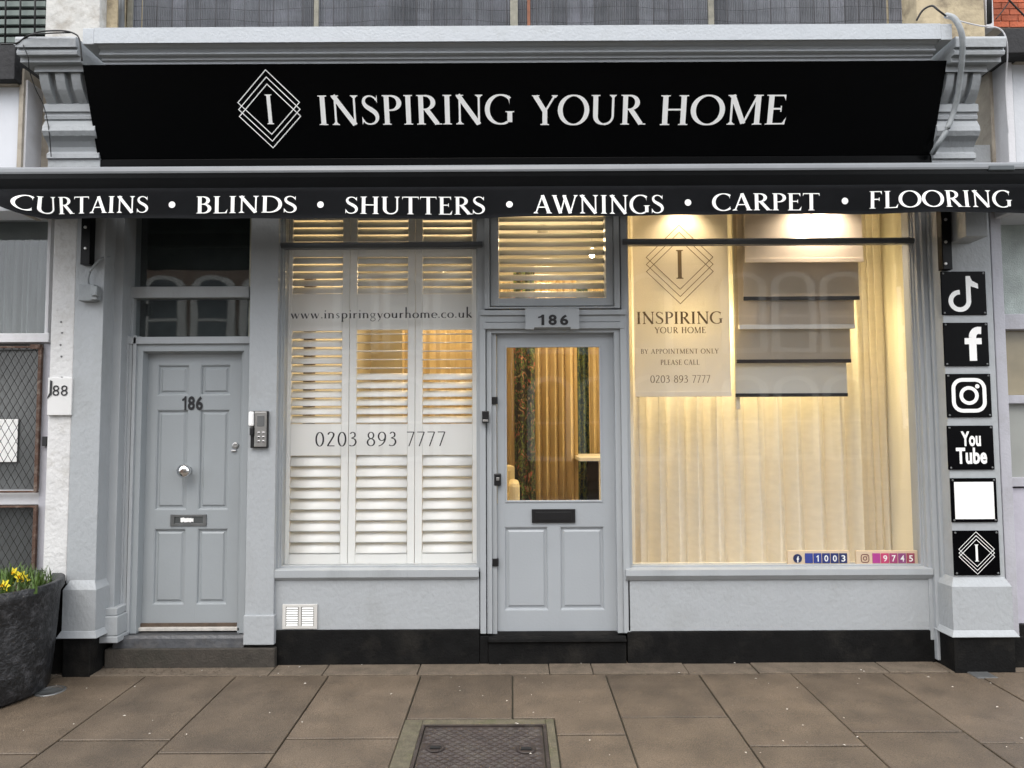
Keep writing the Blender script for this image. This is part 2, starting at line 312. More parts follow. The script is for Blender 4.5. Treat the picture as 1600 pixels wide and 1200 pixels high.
def glyph(c):
    T, t = TK, TN+.01
    if c == 'I': return .36, stem(.18)
    if c == 'N': return .90, stem(.17, wd=t, hw=.11)+stem(.74, wd=t, s0=0, hw=.11)+stk([(.12, 1), (.74, .0)], T)
    if c == 'H': return .86, stem(.18)+stem(.68)+stk([(.18, .52), (.68, .52)], t)
    if c == 'T': return .72, stem(.36, s1=0)+stk([(.02, .975), (.70, .975)], .05)+tri((.02, 1), (.02, .82), (.06, .95))+tri((.70, 1), (.70, .82), (.66, .95))
    if c == 'L': return .62, stem(.18)+stk([(.18, .025), (.58, .025)], .05)+tri((.62, .24), (.58, 0), (.5, .03))
    if c in 'EF':
        o = stem(.18, s0=1)+stk([(.18, .975), (.56, .975)], .05)+tri((.57, 1), (.57, .80), (.50, .97))+stk([(.18, .53), (.46, .53)], t)+stk([(.46, .43), (.46, .63)], .03)
        if c == 'E': o += stk([(.18, .025), (.58, .025)], .05)+tri((.62, .24), (.585, 0), (.5, .03))
        return (.64 if c == 'E' else .60), o
    if c == 'P': return .62, stem(.18)+stk([(.18, .975), (.30, .975)]+arc(.30, .735, .25, .24, 90, -90)+[(.18, .495)])
    if c == 'R': return .76, stem(.18)+stk([(.18, .975), (.30, .975)]+arc(.30, .745, .24, .23, 90, -90)+[(.18, .515)])+stk([(.34, .52), (.66, .02)], T)+stk([(.58, .018), (.80, .018)], .036)
    if c == 'B': return .66, stem(.18)+stk([(.18, .975), (.30, .975)]+arc(.30, .76, .21, .215, 90, -90)+[(.18, .545)])+stk([(.18, .54), (.32, .54)]+arc(.32, .2825, .25, .2575, 90, -90)+[(.18, .025)])
    if c == 'D': return .88, stem(.18)+stk([(.18, .975), (.36, .975)]+arc(.36, .5, .43, .475, 90, -90, 20)+[(.18, .025)])
    if c == 'O': return .94, stk(arc(.47, .5, .40, .49, 90, 450, 32))
    if c == 'C': return .80, stk(arc(.47, .5, .40, .49, 48, 312, 26))+tri((.73, .98), (.73, .68), (.70, .84))+tri((.74, .06), (.74, .26), (.70, .16))
    if c == 'G': return .90, stk(arc(.47, .5, .40, .49, 48, 300, 26))+stem(.74, .07, .44, s0=0)+tri((.73, .98), (.73, .68), (.70, .84))
    if c == 'S':
        p = spl([(.47, .83, .04), (.40, .93, .05), (.27, .975, .05), (.14, .91, .08), (.10, .77, .10), (.17, .63, .13), (.31, .52, .15), (.44, .40, .14), (.49, .25, .11), (.44, .10, .08), (.30, .025, .05), (.15, .06, .05), (.07, .18, .04)])
        return .58, stk(p)+tri((.50, 1), (.50, .74), (.45, .86))+tri((.04, 0), (.04, .28), (.10, .15))
    if c == 'U': return .86, stk([(.17, 1), (.17, .32)]+arc(.42, .32, .25, .305, 180, 270, 8), T)[:1]+stk([(.17, .98), (.17, .32)]+arc(.43, .30, .26, .28, 180, 360, 16)[1:9])+stk(arc(.43, .30, .26, .28, 270, 360, 8)+[(.69, .98)], t+.01)+ser(.17, 1, -1)+ser(.69, 1, -1, .10)
    if c == 'Y': return .74, stk([(.08, .98), (.37, .46)], T)+stk([(.66, .98), (.38, .46)], t)+stem(.37, 0, .5, s1=0)+ser(.09, 1, -1, .11)+ser(.66, 1, -1, .09)
    if c == 'A': return .80, stk([(.12, .02), (.40, 1)], t)+stk([(.40, 1), (.68, .02)], T)+stk([(.22, .34), (.58, .34)], t)+ser(.11, 0, 1, .10)+ser(.69, 0, 1, .12)
    if c == 'M': return 1.04, stem(.16, wd=t, hw=.11)+stem(.88, wd=T)+stk([(.17, 1), (.50, .04)], T)+stk([(.50, .04), (.86, 1)], t)
    if c == 'W': return 1.12, stk([(.10, .98), (.36, 0)], T)+stk([(.36, 0), (.57, .96)], t)+stk([(.52, .98), (.78, 0)], T)+stk([(.78, 0), (1.02, .98)], t)+ser(.10, 1, -1, .11)+ser(.54, 1, -1, .08)+ser(1.02, 1, -1, .09)
    if c == 'K': return .80, stem(.18)+stk([(.20, .48), (.64, .98)], t)+stk([(.32, .60), (.70, .02)], T)+ser(.66, 1, -1, .09)+ser(.70, 0, 1, .10)
    # old-style figures
    if c == '0': return .56, stk(arc(.28, .48, .21, .47, 90, 450, 28), tk=.10, tn=.045)
    if c == '1': return .36, stem(.19, wd=.1, s1=0)+stk([(.06, .86), (.19, .97)], .05)
    if c == '2': return .54, stk(spl([(.10, .80), (.18, .93), (.30, .955), (.42, .86), (.42, .70), (.30, .45), (.08, .04)]), tk=.10)+stk([(.06, .03), (.48, .03)], .06)
    if c == '3': return .50, stk(spl([(.10, .84), (.22, .95), (.36, .87), (.36, .66), (.17, .55)]), tk=.09)+stk(spl([(.17, .55), (.36, .47), (.43, .27), (.32, .06), (.16, .02), (.05, .08)]), tk=.10)
    if c == '7': return .50, stk([(.05, .94), (.47, .94)], .06)+stk([(.46, .94), (.17, -.02)], .07)
    if c == '8': return .54, stk(arc(.27, .73, .155, .215, 90, 450, 20), tk=.085)+stk(arc(.27, .26, .20, .24, 90, 450, 22), tk=.095)
    if c == '9': return .54, stk(arc(.27, .66, .20, .29, 90, 450, 22), tk=.09)+stk(spl([(.47, .66), (.44, .38), (.30, .13), (.08, .0)]), tk=.09)
    x = .46
    T2, t2 = .11, .05
    if c == '.': return .20, [arc(.10, .05, .055, .055, 0, 315, 7)]
    if c == 'i': return .24, stem(.12, 0, x, T2, s1=0, hw=.09)+stk([(.03, x-.03), (.12, x)], .04)+[arc(.12, .68, .055, .055, 0, 315, 7)]
    if c == 'n': return .54, stem(.12, 0, x, T2, s1=0, hw=.09)+stk(arc(.26, .30, .15, .155, 170, 0, 10), tk=T2, tn=.045)+stem(.41, 0, .30, T2, s1=0, hw=.09)+stk([(.03, x-.03), (.12, x)], .04)
    if c == 'm': return .82, stem(.12, 0, x, T2, s1=0, hw=.08)+stk(arc(.255, .30, .145, .155, 170, 0, 8), tk=T2, tn=.045)+stem(.40, 0, .30, T2, s1=0, hw=.08)+stk(arc(.54, .30, .14, .155, 170, 0, 8), tk=T2, tn=.045)+stem(.68, 0, .30, T2, s1=0, hw=.08)
    if c == 'h': return .54, stem(.12, 0, 1, T2, s1=0, hw=.09)+stk(arc(.26, .30, .15, .155, 170, 0, 10), tk=T2, tn=.045)+stem(.41, 0, .30, T2, s1=0, hw=.09)
    if c == 'r': return .38, stem(.12, 0, x, T2, s1=0, hw=.09)+stk(spl([(.14, .30), (.22, .42), (.34, .43)]), .055)
    if c == 'u': return .54, stk([(.11, x), (.11, .16)], T2)+stk(arc(.25, .17, .14, .15, 180, 360, 10), tk=T2, tn=.04)+stem(.41, 0, x, T2, s1=0, hw=.06)
    if c == 'o': return .50, stk(arc(.25, .23, .195, .23, 90, 450, 22), tk=T2, tn=.035)
    if c == 'c': return .42, stk(arc(.25, .23, .195, .23, 55, 310, 16), tk=T2, tn=.04)
    if c == 'e': return .44, stk(arc(.24, .23, .185, .23, 0, 310, 18), tk=T2, tn=.04)+stk([(.06, .25), (.42, .25)], .035)
    if c == 's': return .36, stk(spl([(.29, .38, .03), (.19, .44, .04), (.09, .36, .06), (.17, .25, .08), (.28, .14, .07), (.20, .02, .04), (.06, .08, .03)]))
    if c == 'p': return .54, stem(.12, -.34, x, T2, s1=0, hw=.09)+stk(arc(.27, .23, .18, .22, 160, -160, 18), tk=T2, tn=.04)
    if c == 'g': return .48, stk(arc(.21, .30, .145, .16, 90, 450, 18), tk=.07, tn=.035)+stk([(.32, .42), (.44, .44)], .04)+stk(spl([(.14, .16), (.12, .06), (.34, .02), (.40, -.14), (.22, -.27), (.05, -.17), (.12, -.02)]), .05)
    if c == 'y': return .46, stk([(.07, x), (.24, .02)], T2)+stk([(.40, x), (.22, -.1), (.08, -.30)], .04)
    if c == 'w': return .70, stk([(.06, x), (.21, .0)], T2)+stk([(.21, 0), (.34, x)], .035)+stk([(.33, x), (.48, .0)], T2)+stk([(.48, 0), (.64, x)], .035)
    if c == 'k': return .50, stem(.12, 0, 1, T2, s1=0, hw=.09)+stk([(.14, .2), (.40, x)], .04)+stk([(.22, .27), (.44, .0)], T2)
    return .34, []
_GC = {}
def union(polys):
    vs, fs = [], []
    for p in polys:
        a = sum(p[i][0]*p[(i+1) % len(p)][1]-p[(i+1) % len(p)][0]*p[i][1] for i in range(len(p)))
        if abs(a) < 1e-7: continue
        if a < 0: p = p[::-1]
        i0 = len(vs); vs += [Vector(q[:2]) for q in p]; fs.append(list(range(i0, i0+len(p))))
    if not fs: return [], []
    r = delaunay_2d_cdt(vs, [], fs, 0, 1e-5)
    return r[0], [f for f, o in zip(r[2], r[5]) if o]
def shape(c):
    if c not in _GC:
        adv, pl = glyph(c); _GC[c] = (adv, *union(pl))
    return _GC[c]
def roman(mb, text, fn, x0, x1, h, track=.04, asp=None):
    """lay text between x0 and x1 (in the map's own u units), cap height h; fn(u, v) gives the place"""
    W = sum(shape(c)[0]+track for c in text)-track
    k = (x1-x0)/W; x = x0
    for c in text:
        adv, vs, fs = shape(c)
        vv = [mb.bm.verts.new(fn(x+v.x*k, v.y*h)) for v in vs]
        for f in fs:
            try: mb.bm.faces.new([vv[i] for i in f])
            except ValueError: pass
        x += (adv+track)*k
def letters(parent, m_, text, fn, x0, x1, h, track=.04, name='letter'):
    W = sum(shape(c)[0]+track for c in text)-track; k = (x1-x0)/W; x = x0; nm = 'digit' if name == 'letter' and text[0].isdigit() else name
    for c in text:
        adv, vs, fs = shape(c)
        if fs:
            b = MB(); vv = [b.bm.verts.new(fn(x+v.x*k, v.y*h)) for v in vs]
            for f in fs:
                try: b.bm.faces.new([vv[i] for i in f])
                except ValueError: pass
            b.build(nm, m_, parent)
        x += (adv+track)*k
def textl(parent, m_, text, px0, px1, pyb, pyt, Y, track=.04):
    a, b, t = P(px0, pyb, Y), P(px1, pyb, Y), P((px0+px1)/2, pyt, Y); h = t.z-(a.z+b.z)/2; zb = (a.z+b.z)/2
    letters(parent, m_, text, lambda u, v: (u, Y, zb+v), a.x, b.x, h, track)
def textp(mb, text, px0, px1, pyb, pyt, Y, track=.04):       # on a vertical plane Y
    a, b, t = P(px0, pyb, Y), P(px1, pyb, Y), P((px0+px1)/2, pyt, Y); h = t.z-(a.z+b.z)/2; zb = (a.z+b.z)/2
    roman(mb, text, lambda u, v: (u, Y, zb+v), a.x, b.x, h, track)
def sans(mb, text, X0, X1, Z0, Z1, Y, weight=0.0, space=1.0):
    if text == '1':
        w_, h_ = X1-X0, Z1-Z0
        mb.bm.faces.new([mb.bm.verts.new((X0+w_*x, Y, Z0+h_*z)) for x, z in ((.55, 0), (.95, 0), (.95, 1), (.62, 1), (.42, .86), (.08, .80), (.08, .65), (.55, .72))]); return
    c = bpy.data.curves.new('t', 'FONT'); c.body = text; c.offset = weight; c.space_character = space; c.resolution_u = 3
    o = bpy.data.objects.new('t', c); COL.objects.link(o); dg = bpy.context.evaluated_depsgraph_get(); me = o.evaluated_get(dg).to_mesh()
    xs = [v.co.x for v in me.vertices]; ys = [v.co.y for v in me.vertices]; a, b, p, q = min(xs), max(xs), min(ys), max(ys)
    vv = [mb.bm.verts.new((X0+(v.co.x-a)/(b-a)*(X1-X0), Y, Z0+(v.co.y-p)/(q-p)*(Z1-Z0))) for v in me.vertices]
    for f in me.polygons:
        try: mb.bm.faces.new([vv[i] for i in f.vertices])
        except ValueError: pass
    o.evaluated_get(dg).to_mesh_clear(); bpy.data.objects.remove(o); bpy.data.curves.remove(c)
def sansp(mb, text, x0, y0, x1, y1, Y, weight=0.0, space=1.0):
    X0, X1, Z0, Z1 = RX(x0, y0, x1, y1, Y); sans(mb, text, X0, X1, Z0, Z1, Y, weight, space)
def emblem(mb, fn, cx, cy, hw, hh, step, th, ih, iw=None):    # three nested offset diamonds round a capital I, in (u,v)
    pl = []
    for k in (-1, 0, 1):
        c = [(cx, cy+k*step+hh), (cx+hw, cy+k*step), (cx, cy+k*step-hh), (cx-hw, cy+k*step)]
        o_, i_ = 1.0, 1-th*1.5/min(hw, hh)
        q = [[(cx+(x-cx)*s, cy+k*step+(y-cy-k*step)*s) for x, y in c] for s in (o_, i_)]
        for j in range(4): pl.append([q[0][j], q[0][(j+1) % 4], q[1][(j+1) % 4], q[1][j]])
    vs, fs = union(pl)
    vv = [mb.bm.verts.new(fn(v.x, v.y)) for v in vs]
    for f in fs: mb.bm.faces.new([vv[i] for i in f])
    adv, gv, gf = shape('I'); k = ih*(iw or .62)/.36*.36/.36
    vv = [mb.bm.verts.new(fn(cx+(v.x-.18)*ih*.92, cy-ih/2+v.y*ih)) for v in gv]
    for f in gf: mb.bm.faces.new([vv[i] for i in f])

# ================================================================== GROUND
gb = MB()
gb.quad((-60, .5, -.012), (60, .5, -.012), (60, 0, -.012), (-60, 0, -.012))
gb.quad((-60, 0, -.012), (60, 0, -.012), (60, -7.0, gz(-7)-.012), (-60, -7.0, gz(-7)-.012))
gb.build('pavement_bed', JOINT, kind='structure')
ASPH = mat('asphalt', (.05,.05,.052), .9, .2, 12, 1, 120)
MB().box(-60, 60, -14.2, -7.15, -.5, gz(-7)-.12).build('road', ASPH, kind='structure')
MB().box(-60, 60, -7.15, -7.0, -.5, gz(-7)+.0, .01).build('kerb', CONC, kind='structure')
MB().box(-60, 60, -17.5, -14.2, -.5, gz(-7)+.0).build('far_pavement', SLAB, kind='structure')
MB().quad((-300, -300, -.55), (300, -300, -.55), (300, 300, -.55), (-300, 300, -.55)).build('ground', ASPH, kind='structure')
pav = empty('pavement', (0, -1, 0), kind='structure')
def slab(c4, name='paving_slab', m_=None, dz=None, th=.04, g=.004):
    """c4: near-left, near-right, far-right, far-left XY"""
    b = bmesh.new(); cx = sum(p[0] for p in c4)/len(c4); cy = sum(p[1] for p in c4)/len(c4)
    pts = []
    n = len(c4)
    for p in c4:
        dx = -g if p[0] > cx else g; dy = (-g if p[1] > cy else g)*1.7
        pts.append((p[0]+dx, p[1]+dy))
    dz = random.uniform(-.0015, .0025) if dz is None else dz
    tx, ty = random.uniform(-.0012, .0012), random.uniform(-.0012, .0012)
    top = [b.verts.new((x, y, gz(y)+dz+tx*(x-cx)+ty*(y-cy))) for x, y in pts]; bot = [b.verts.new((x, y, gz(y)-th)) for x, y in pts]
    b.faces.new(top); b.faces.new(bot[::-1])
    es = []
    for i in range(n): b.faces.new((top[i], bot[i], bot[(i+1) % n], top[(i+1) % n]))
    bmesh.ops.recalc_face_normals(b, faces=b.faces[:])
    ed = [e for e in b.edges if sum(1 for v in e.verts if v in top) >= 2]
    bmesh.ops.bevel(b, geom=ed, offset=.003, segments=1, affect='EDGES')
    mb = MB(); mb.merge(b); return mb.build(name, m_ or SLAB, pav)
cols = [-330, -190, -48, 92, 232, 372, 515, 658, 801, 946, 1092, 1237, 1382, 1527, 1672, 1815, 1960]
XL = [G(c, 1054).x for c in cols]
Yj = G(800, 1054).y
def GY(py): return G(800, py).y
ends = [1175, 1154, 1175, 1154, 1175, 1154, 1175, 1153, 1122, 1122, 1168, 1146, 1164, 1142, 1164, 1142]
ends[3] = 1175; ends[4] = 1154; ends[5] = 1175; ends[6] = 1153; ends[7] = 1122; ends[8] = 1149
mh = [G(644, 1200), G(858, 1200), G(852, 1132), G(655, 1132)]
MX0, MX1 = (G(655, 1132).x+G(644, 1200).x)/2, (G(855, 1132).x+G(859, 1200).x)/2
SX0, SX1 = (G(632, 1125).x+G(606, 1200).x)/2, (G(868, 1123).x+G(874, 1200).x)/2
MYt = GY(1132); SYt = GY(1123); MYb = MYt-.62; SYb = MYb-.07
for i in range(len(XL)-1):
    a, b = XL[i], XL[i+1]; y0 = Yj
    if i == 7:                                     # above the manhole surround, then left of it
        slab([(a, SYt), (b, SYt), (b, y0), (a, y0)])
        rows = [(SYb-.0, SYb-.62), (SYb-.62, SYb-1.5)]
        if SX0-a > .03: slab([(a, SYb), (SX0, SYb), (SX0, SYt), (a, SYt)])
    elif i == 8:
        ye = GY(1149)
        slab([(a, SYt), (b, SYt), (b, y0), (a, y0)] if False else [(SX1, ye), (b, ye), (b, y0), (a, y0), (a, SYt), (SX1, SYt)])
        slab([(SX1, SYb), (b, SYb), (b, ye), (SX1, ye)])
        rows = [(SYb, SYb-.62), (SYb-.62, SYb-1.5)]
    else:
        ye = GY(ends[i]); slab([(a, ye), (b, ye), (b, y0), (a, y0)])
        rows = [(ye, ye-.62), (ye-.62, ye-1.24), (ye-1.24, ye-1.86)]
    for r0, r1 in rows: slab([(a, r1), (b, r1), (b, r0), (a, r0)])
# narrow row of old mortar pieces against the walls
xs = [-4.2, -3.3]+[G(p, 1045).x for p in (30, 118, 428, 510, 655, 858, 925, 1072, 1180, 1382, 1475, 1560)]+[3.4, 4.2]
for a, b in zip(xs, xs[1:]):
    far = .10 if G(60, 1050).x < (a+b)/2 < G(1480, 1050).x else .06
    slab([(a, Yj), (b, Yj), (b, far), (a, far)], 'mortar_strip', EDGE, dz=random.uniform(-.003, .004), g=.003)
# manhole
mo = empty('manhole_cover', ((MX0+MX1)/2, (MYt+MYb)/2, gz(MYt)), 'rusty cast iron inspection cover with raised tread set in the pavement', 'manhole cover')
def tilt(mb):
    for v in mb.bm.verts: v.co.z += gz(v.co.y)
    return mb
f_ = MB(); e_ = .0
f_.box(SX0+.004, MX0, SYb, SYt-.004, -.04, -.001, .003); f_.box(MX1, SX1-.004, SYb, SYt-.004, -.04, .0005, .003); f_.box(MX0+.001, MX1-.001, MYt, SYt-.004, -.04, -.0005, .003); f_.box(MX0+.001, MX1-.001, SYb, MYb, -.04, -.0005, .003)
tilt(f_).build('concrete_surround', SURR, mo)
f_ = MB(); f_.box(MX0+.002, MX0+.018, MYb, MYt, -.04, .002); f_.box(MX1-.018, MX1-.002, MYb, MYt, -.04, .002); f_.box(MX0+.019, MX1-.019, MYt-.016, MYt-.001, -.04, .002)
tilt(f_).build('rim', IRON, mo)
f_ = MB(); f_.box(MX0+.023, MX1-.023, MYb, MYt-.02, -.04, -.004)
xx = MX0+.05; r = 0
ys = MYt-.045
while ys > MYb+.03:
    x = MX0+.05+(.026 if r % 2 else 0)
    while x < MX1-.05:
        if False: pass
        if not any(math.hypot(x-kx, ys-ky) < .05 for kx, ky in ((G(680, 1168).x, G(680, 1168).y), (G(822, 1170).x, G(822, 1170).y))):
            ap = f_.bm.verts.new((x, ys, .0045)); rg = [f_.bm.verts.new(p) for p in ((x-.022, ys, -.0045), (x, ys-.0105, -.0045), (x+.022, ys, -.0045), (x, ys+.0105, -.0045))]
            for k in range(4): f_.bm.faces.new((rg[k], rg[(k+1) % 4], ap))
        x += .052
    ys -= .024; r += 1
tilt(f_).build('tread_plate', IRON, mo)
for kx, ky in ((680, 1168), (822, 1170)):
    p = G(kx, ky); k_ = MB(); k_.lathe([(.046, -.004), (.046, .0015), (.036, .0025), (.034, -.002)], (p.x, p.y, p.z), n=20).build('keyhole_boss', IRON, mo)
    k2 = MB(); k2.box(p.x-.026, p.x+.026, p.y-.012, p.y+.012, p.z-.001, p.z+.0042, .001); k2.build('keyhole', HOLE, mo)
# small covers by the pilasters
p = G(78, 1080); d_ = MB(); d_.lathe([(.085, -.01), (.085, .004), (.07, .006), (.0701, .002), (.02, .004)], (p.x, p.y, p.z), n=20)
d_.build('stopcock_cover', DGREYM, label='small round grey stopcock cover beside the black planter', cat='cover')
a, b, c, d = G(1508, 1046), G(1543, 1046), G(1552, 1060), G(1522, 1060)
d_ = MB(); d_.box((a.x+d.x)/2, (b.x+c.x)/2, d.y, a.y, -.01, .004, .002); tilt(d_).build('drain_cover', DGREYM, label='small dark rectangular drain cover at the foot of the right pilaster', cat='cover')
# fallen petals
pt = MB()
for i in range(95):
    x = random.uniform(-3.2, 3.2); y = -random.random()**1.2*1.9-.02; s = random.uniform(.004, .010); a = random.random()*6.28
    z = gz(y)+.004; c, n_ = math.cos(a)*s, math.sin(a)*s
    pt.quad((x-c, y-n_, z), (x+n_*.6, y-c*.6, z+.003), (x+c, y+n_, z), (x-n_*.5, y+c*.5, z+.002))
pt.build('fallen_petals', PETAL, kind='stuff', label='small pale petals and crumbs of litter scattered on the paving', cat='litter')
pt = MB()
for i in range(120):
    x = random.uniform(P(170, 1040, 0).x, P(370, 1040, 0).x); y = random.uniform(Yj+.01, -.02); s = random.uniform(.003, .008); a = random.random()*6.28
    z = gz(y)+.006; c, n_ = math.cos(a)*s, math.sin(a)*s
    pt.quad((x-c, y-n_, z), (x+n_*.6, y-c*.6, z+.004), (x+c, y+n_, z), (x-n_*.5, y+c*.5, z+.003))
pt.build('dead_leaf_crumbs', WOODB, kind='stuff', label='brown leaf crumbs gathered below the left door step', cat='litter')

# ================================================================== SHOP BUILDING
shop = empty('shop_building', (0, .3, 0), 'grey painted shopfront between pilasters with a black sign, two windows and two doors', 'building')
# ---- upper wall behind the cornice
ub = MB(); ub.bp(150, -60, 1440, 44, .30, .5, 0); ub.build('upper_wall', mat('dark_backing', (.05,.05,.055), .8), shop)
ub = MB(); ub.bp(72, -60, 156, 70, -.22, .5, .004); ub.build('peeling_pier', mat('weathered_white_stucco', (.50,.495,.47), .8, .15, 6, 2, 24, dirt=(.22,.18,.13), dscale=5, damt=.7), shop, 'white pier with peeling paint above the left bracket')
ub = MB(); ub.bp(1432, -60, 1537, 60, -.20, .5, .004); ub.build('stone_pier', STONE, shop, 'worn yellow stone pier above the right bracket')
ub = MB(); ub.bp(157, -60, 185, 46, -.14, .5, .004); ub.build('stone_jamb', STONE, shop)
ub = MB(); ub.tube([P(190, -60, -.16), P(190, 46, -.16)], .02); ub.build('pipe', DGREYM, shop)
# ---- roof slab between cornice and inner wall closing the top
def yz(py, Y, px=800): return (Y, P(px, py, Y).z)
cx0, cx1 = P(129, 50, -.52).x, P(1488, 50, -.52).x
cz = lambda py, Y: P(800, py, Y).z
c_ = MB()
A = [(.30, cz(38, -.52)+.02), (-.50, cz(38, -.52)), (-.52, cz(40, -.52)), (-.52, cz(64, -.52)), (-.50, cz(66, -.50))]
A += [(-.49, cz(66.5, -.49)), (-.475, cz(71, -.475)), (-.455, cz(74, -.455)), (-.455, cz(78, -.455)), (-.463, cz(79.5, -.463)), (-.463, cz(82, -.463)), (-.45, cz(85, -.45)), (-.432, cz(87, -.432)), (-.432, cz(91, -.432)), (-.415, cz(93.5, -.415)), (-.415, cz(97.5, -.415)), (-.39, cz(98.5, -.39)), (.30, cz(98.5, -.39))]
c_.prof(A, cx0+.07, cx1-.07); co = c_.build('cornice', CORN, shop)
# end returns of the top band
c_ = MB(); z0, z1 = cz(66, -.52), cz(40, -.52)
c_.box(cx0, cx0+.069, -.519, .05, z0+.002, z1-.001, .004); c_.build('cornice_return', CORN, shop); c_ = MB(); c_.box(cx1-.069, cx1, -.519, .05, z0+.002, z1-.001, .004); c_.build('cornice_return', CORN, shop)
# ---- consoles
def console(x_out_top, x_in, side, lab):
    Xo = P(x_out_top, 80, -.42).x; Xi = P(x_in, 170, -.3).x
    a, b = min(Xo, Xi), max(Xo, Xi)
    zf = lambda py, Y: P(100 if side < 0 else 1520, py, Y).z
    off = 0 if side < 0 else 0
    body = [(.1, zf(100, -.40)), (-.395, zf(100, -.395)), (-.40, zf(112, -.40)), (-.345, zf(113, -.345))]
    for t in range(6):                            # concave sweep behind the flutes
        u = t/5; body.append((-.345+.075*u**1.5, zf(115+46*u, -.345+.075*u**1.5)))
    body += [(-.30, zf(163, -.30)), (-.30, zf(174, -.30)), (-.285, zf(176, -.285)), (-.285, zf(180, -.285)), (-.292, zf(181, -.292)), (-.288, zf(186, -.288)), (-.275, zf(188, -.275)), (-.285, zf(190, -.285)), (-.305, zf(197, -.305)), (-.31, zf(204, -.31)), (-.295, zf(212, -.295)), (-.262, zf(221, -.262)), (-.24, zf(230, -.24)), (-.235, zf(237, -.235)), (-.255, zf(240, -.255)), (-.255, zf(247, -.255)), (-.24, zf(249, -.24)), (-.24, zf(262, -.24)), (.1, zf(262, -.24))]
    inset = .028
    bb = MB(); bb.prof(body, a+(inset if side < 0 else 0), b-(inset if side > 0 else 0)); br = bb.build('console_bracket', GREYR, shop, lab)
    cp = MB(); top = [(.1, zf(57, -.5)), (-.495, zf(57, -.495)), (-.50, zf(60, -.50)), (-.495, zf(73, -.495)), (-.47, zf(75, -.47)), (-.475, zf(77, -.475)), (-.485, zf(80, -.485)), (-.48, zf(85, -.48)), (-.445, zf(89, -.445)), (-.445, zf(97, -.445)), (-.42, zf(99.8, -.42)), (.1, zf(99.8, -.42))]
    cp.prof(top, a-(.028 if side < 0 else -.02), b+(.028 if side > 0 else -.02)); cp.build('cap_moulding', GREYR, br)
    wd = (b-a-inset); 
    for k in range(3):
        c = a+(inset if side < 0 else 0)+wd*(.14+.30*k+(.06 if side > 0 else 0)); fl = MB(); hw = wd*.085
        if c+hw > b: continue
        pts = []
        for t in range(8):
            u = t/7; Yb = -.345+.075*u**1.5; pts.append((Yb-.038+.018*max(0, u-.6)*2.4, zf(114+47*u, Yb-.03)))
        pts += [(-.24, pts[-1][1]), (-.24, pts[0][1])]
        fl.prof(pts, c-hw, c+hw); fl.build('flute', GREYR, br)
    return a, b
console(44, 150, -1, 'left scrolled console bracket with flutes')
console(1552, 1462, 1, 'right scrolled console bracket with flutes')
# ---- wall above openings and structural head (behind awning)
hd = MB(); hd.bp(112, 230, 1570, 303, -.14, .12, 0); hd.build('lintel', GREYR, shop)
# ---- left pilaster
def flat(name, x0, y0, x1, y1, Yf, Yb, m_, par=shop, bev=.003, lab=None):
    b = MB(); b.bp(x0, y0, x1, y1, Yf, Yb, bev); return b.build(name, m_, par, lab)
pl = flat('pilaster', 113, 300, 158, 912, -.18, .16, GREYR, lab='left grey pilaster with an uneven rendered face')
def base(x0, x1, ytop, ybody, yfl, yend, Y, name, par, hw=.0):
    X0, X1, _, _ = RX(x0, ybody, x1, yfl, Y); b = MB()
    z = [P((x0+x1)/2, y, Y).z for y in (ytop, ybody, yfl, yend)]
    lv = [(z[0], .0), (z[1], .028), (z[2], .028), (z[2]-.004, .032), (z[3], .05), (z[3]-.004, .046)]
    rg = []
    for zz, o in lv: rg.append([b.bm.verts.new(p) for p in ((X0-o, Y-o+.03, zz), (X1+o, Y-o+.03, zz), (X1+o, .14, zz), (X0-o, .14, zz))])
    for a_, c_ in zip(rg, rg[1:]):
        for k in range(4): b.bm.faces.new((a_[k], a_[(k+1) % 4], c_[(k+1) % 4], c_[k]))
    b.bm.faces.new(rg[0]); b.bm.faces.new(rg[-1]); return b.build(name, GREYR, par)
base(104, 142, 908, 922, 986, 996, -.21, 'pilaster_base', pl)
b = MB(); X0, X1, _, _ = RX(96, 998, 134, 1050, -.22); b.box(X0, X1+.02, -.21, .14, -.03, P(110, 998, -.22).z, .004); b.build('plinth_block', BLACKP, pl)
# left door reveal: stepped moulded jamb
flat('jamb_pilaster', 169, 300, 187, 950, -.06, .2, GREY)
b = MB(); X0, X1, _, _ = RX(156, 952, 184, 1000, -.07)
for i, (y0, y1, o) in enumerate(((950, 962, .006), (962, 993, .016), (993, 1004, .022))):
    b.box(X0-o, X1+o, -.09-o, .14, P(170, y1, -.09).z+.0005*i, P(170, y0, -.09).z-.0005*i, .006)
b.build('jamb_base', GREYR, shop)
flat('reveal_infill', 156, 300, 172, 990, -.0, .16, GREY)
# pier between left door and window
pr = flat('pier', 388, 300, 432, 962, -.05, .2, GREYR)
b = MB(); b.bp(380, 962, 428, 1008, -.066, .14, .004); b.build('pier_base', GREYR, shop)
# threshold steps left door
st = MB(); X0, X1 = P(188, 990, .0).x, P(385, 990, .0).x; zt = P(280, 986, .1).z
st.prof([(.2, zt), (.03, zt), (-.03, P(280, 993, -.03).z), (-.04, P(280, 998, -.04).z), (-.05, P(280, 1012, -.05).z), (-.05, .05), (.2, .05)], P(172, 1000, -.08).x, P(378, 1000, -.08).x)
st.build('slate_step', SLATE, shop)
st = MB(); zs = P(280, 1014, -.07).z; st.box(P(163, 1020, -.07).x, P(429, 1020, -.07).x, -.07, .14, -.02, zs, .006); st.build('concrete_step', CONC, shop)
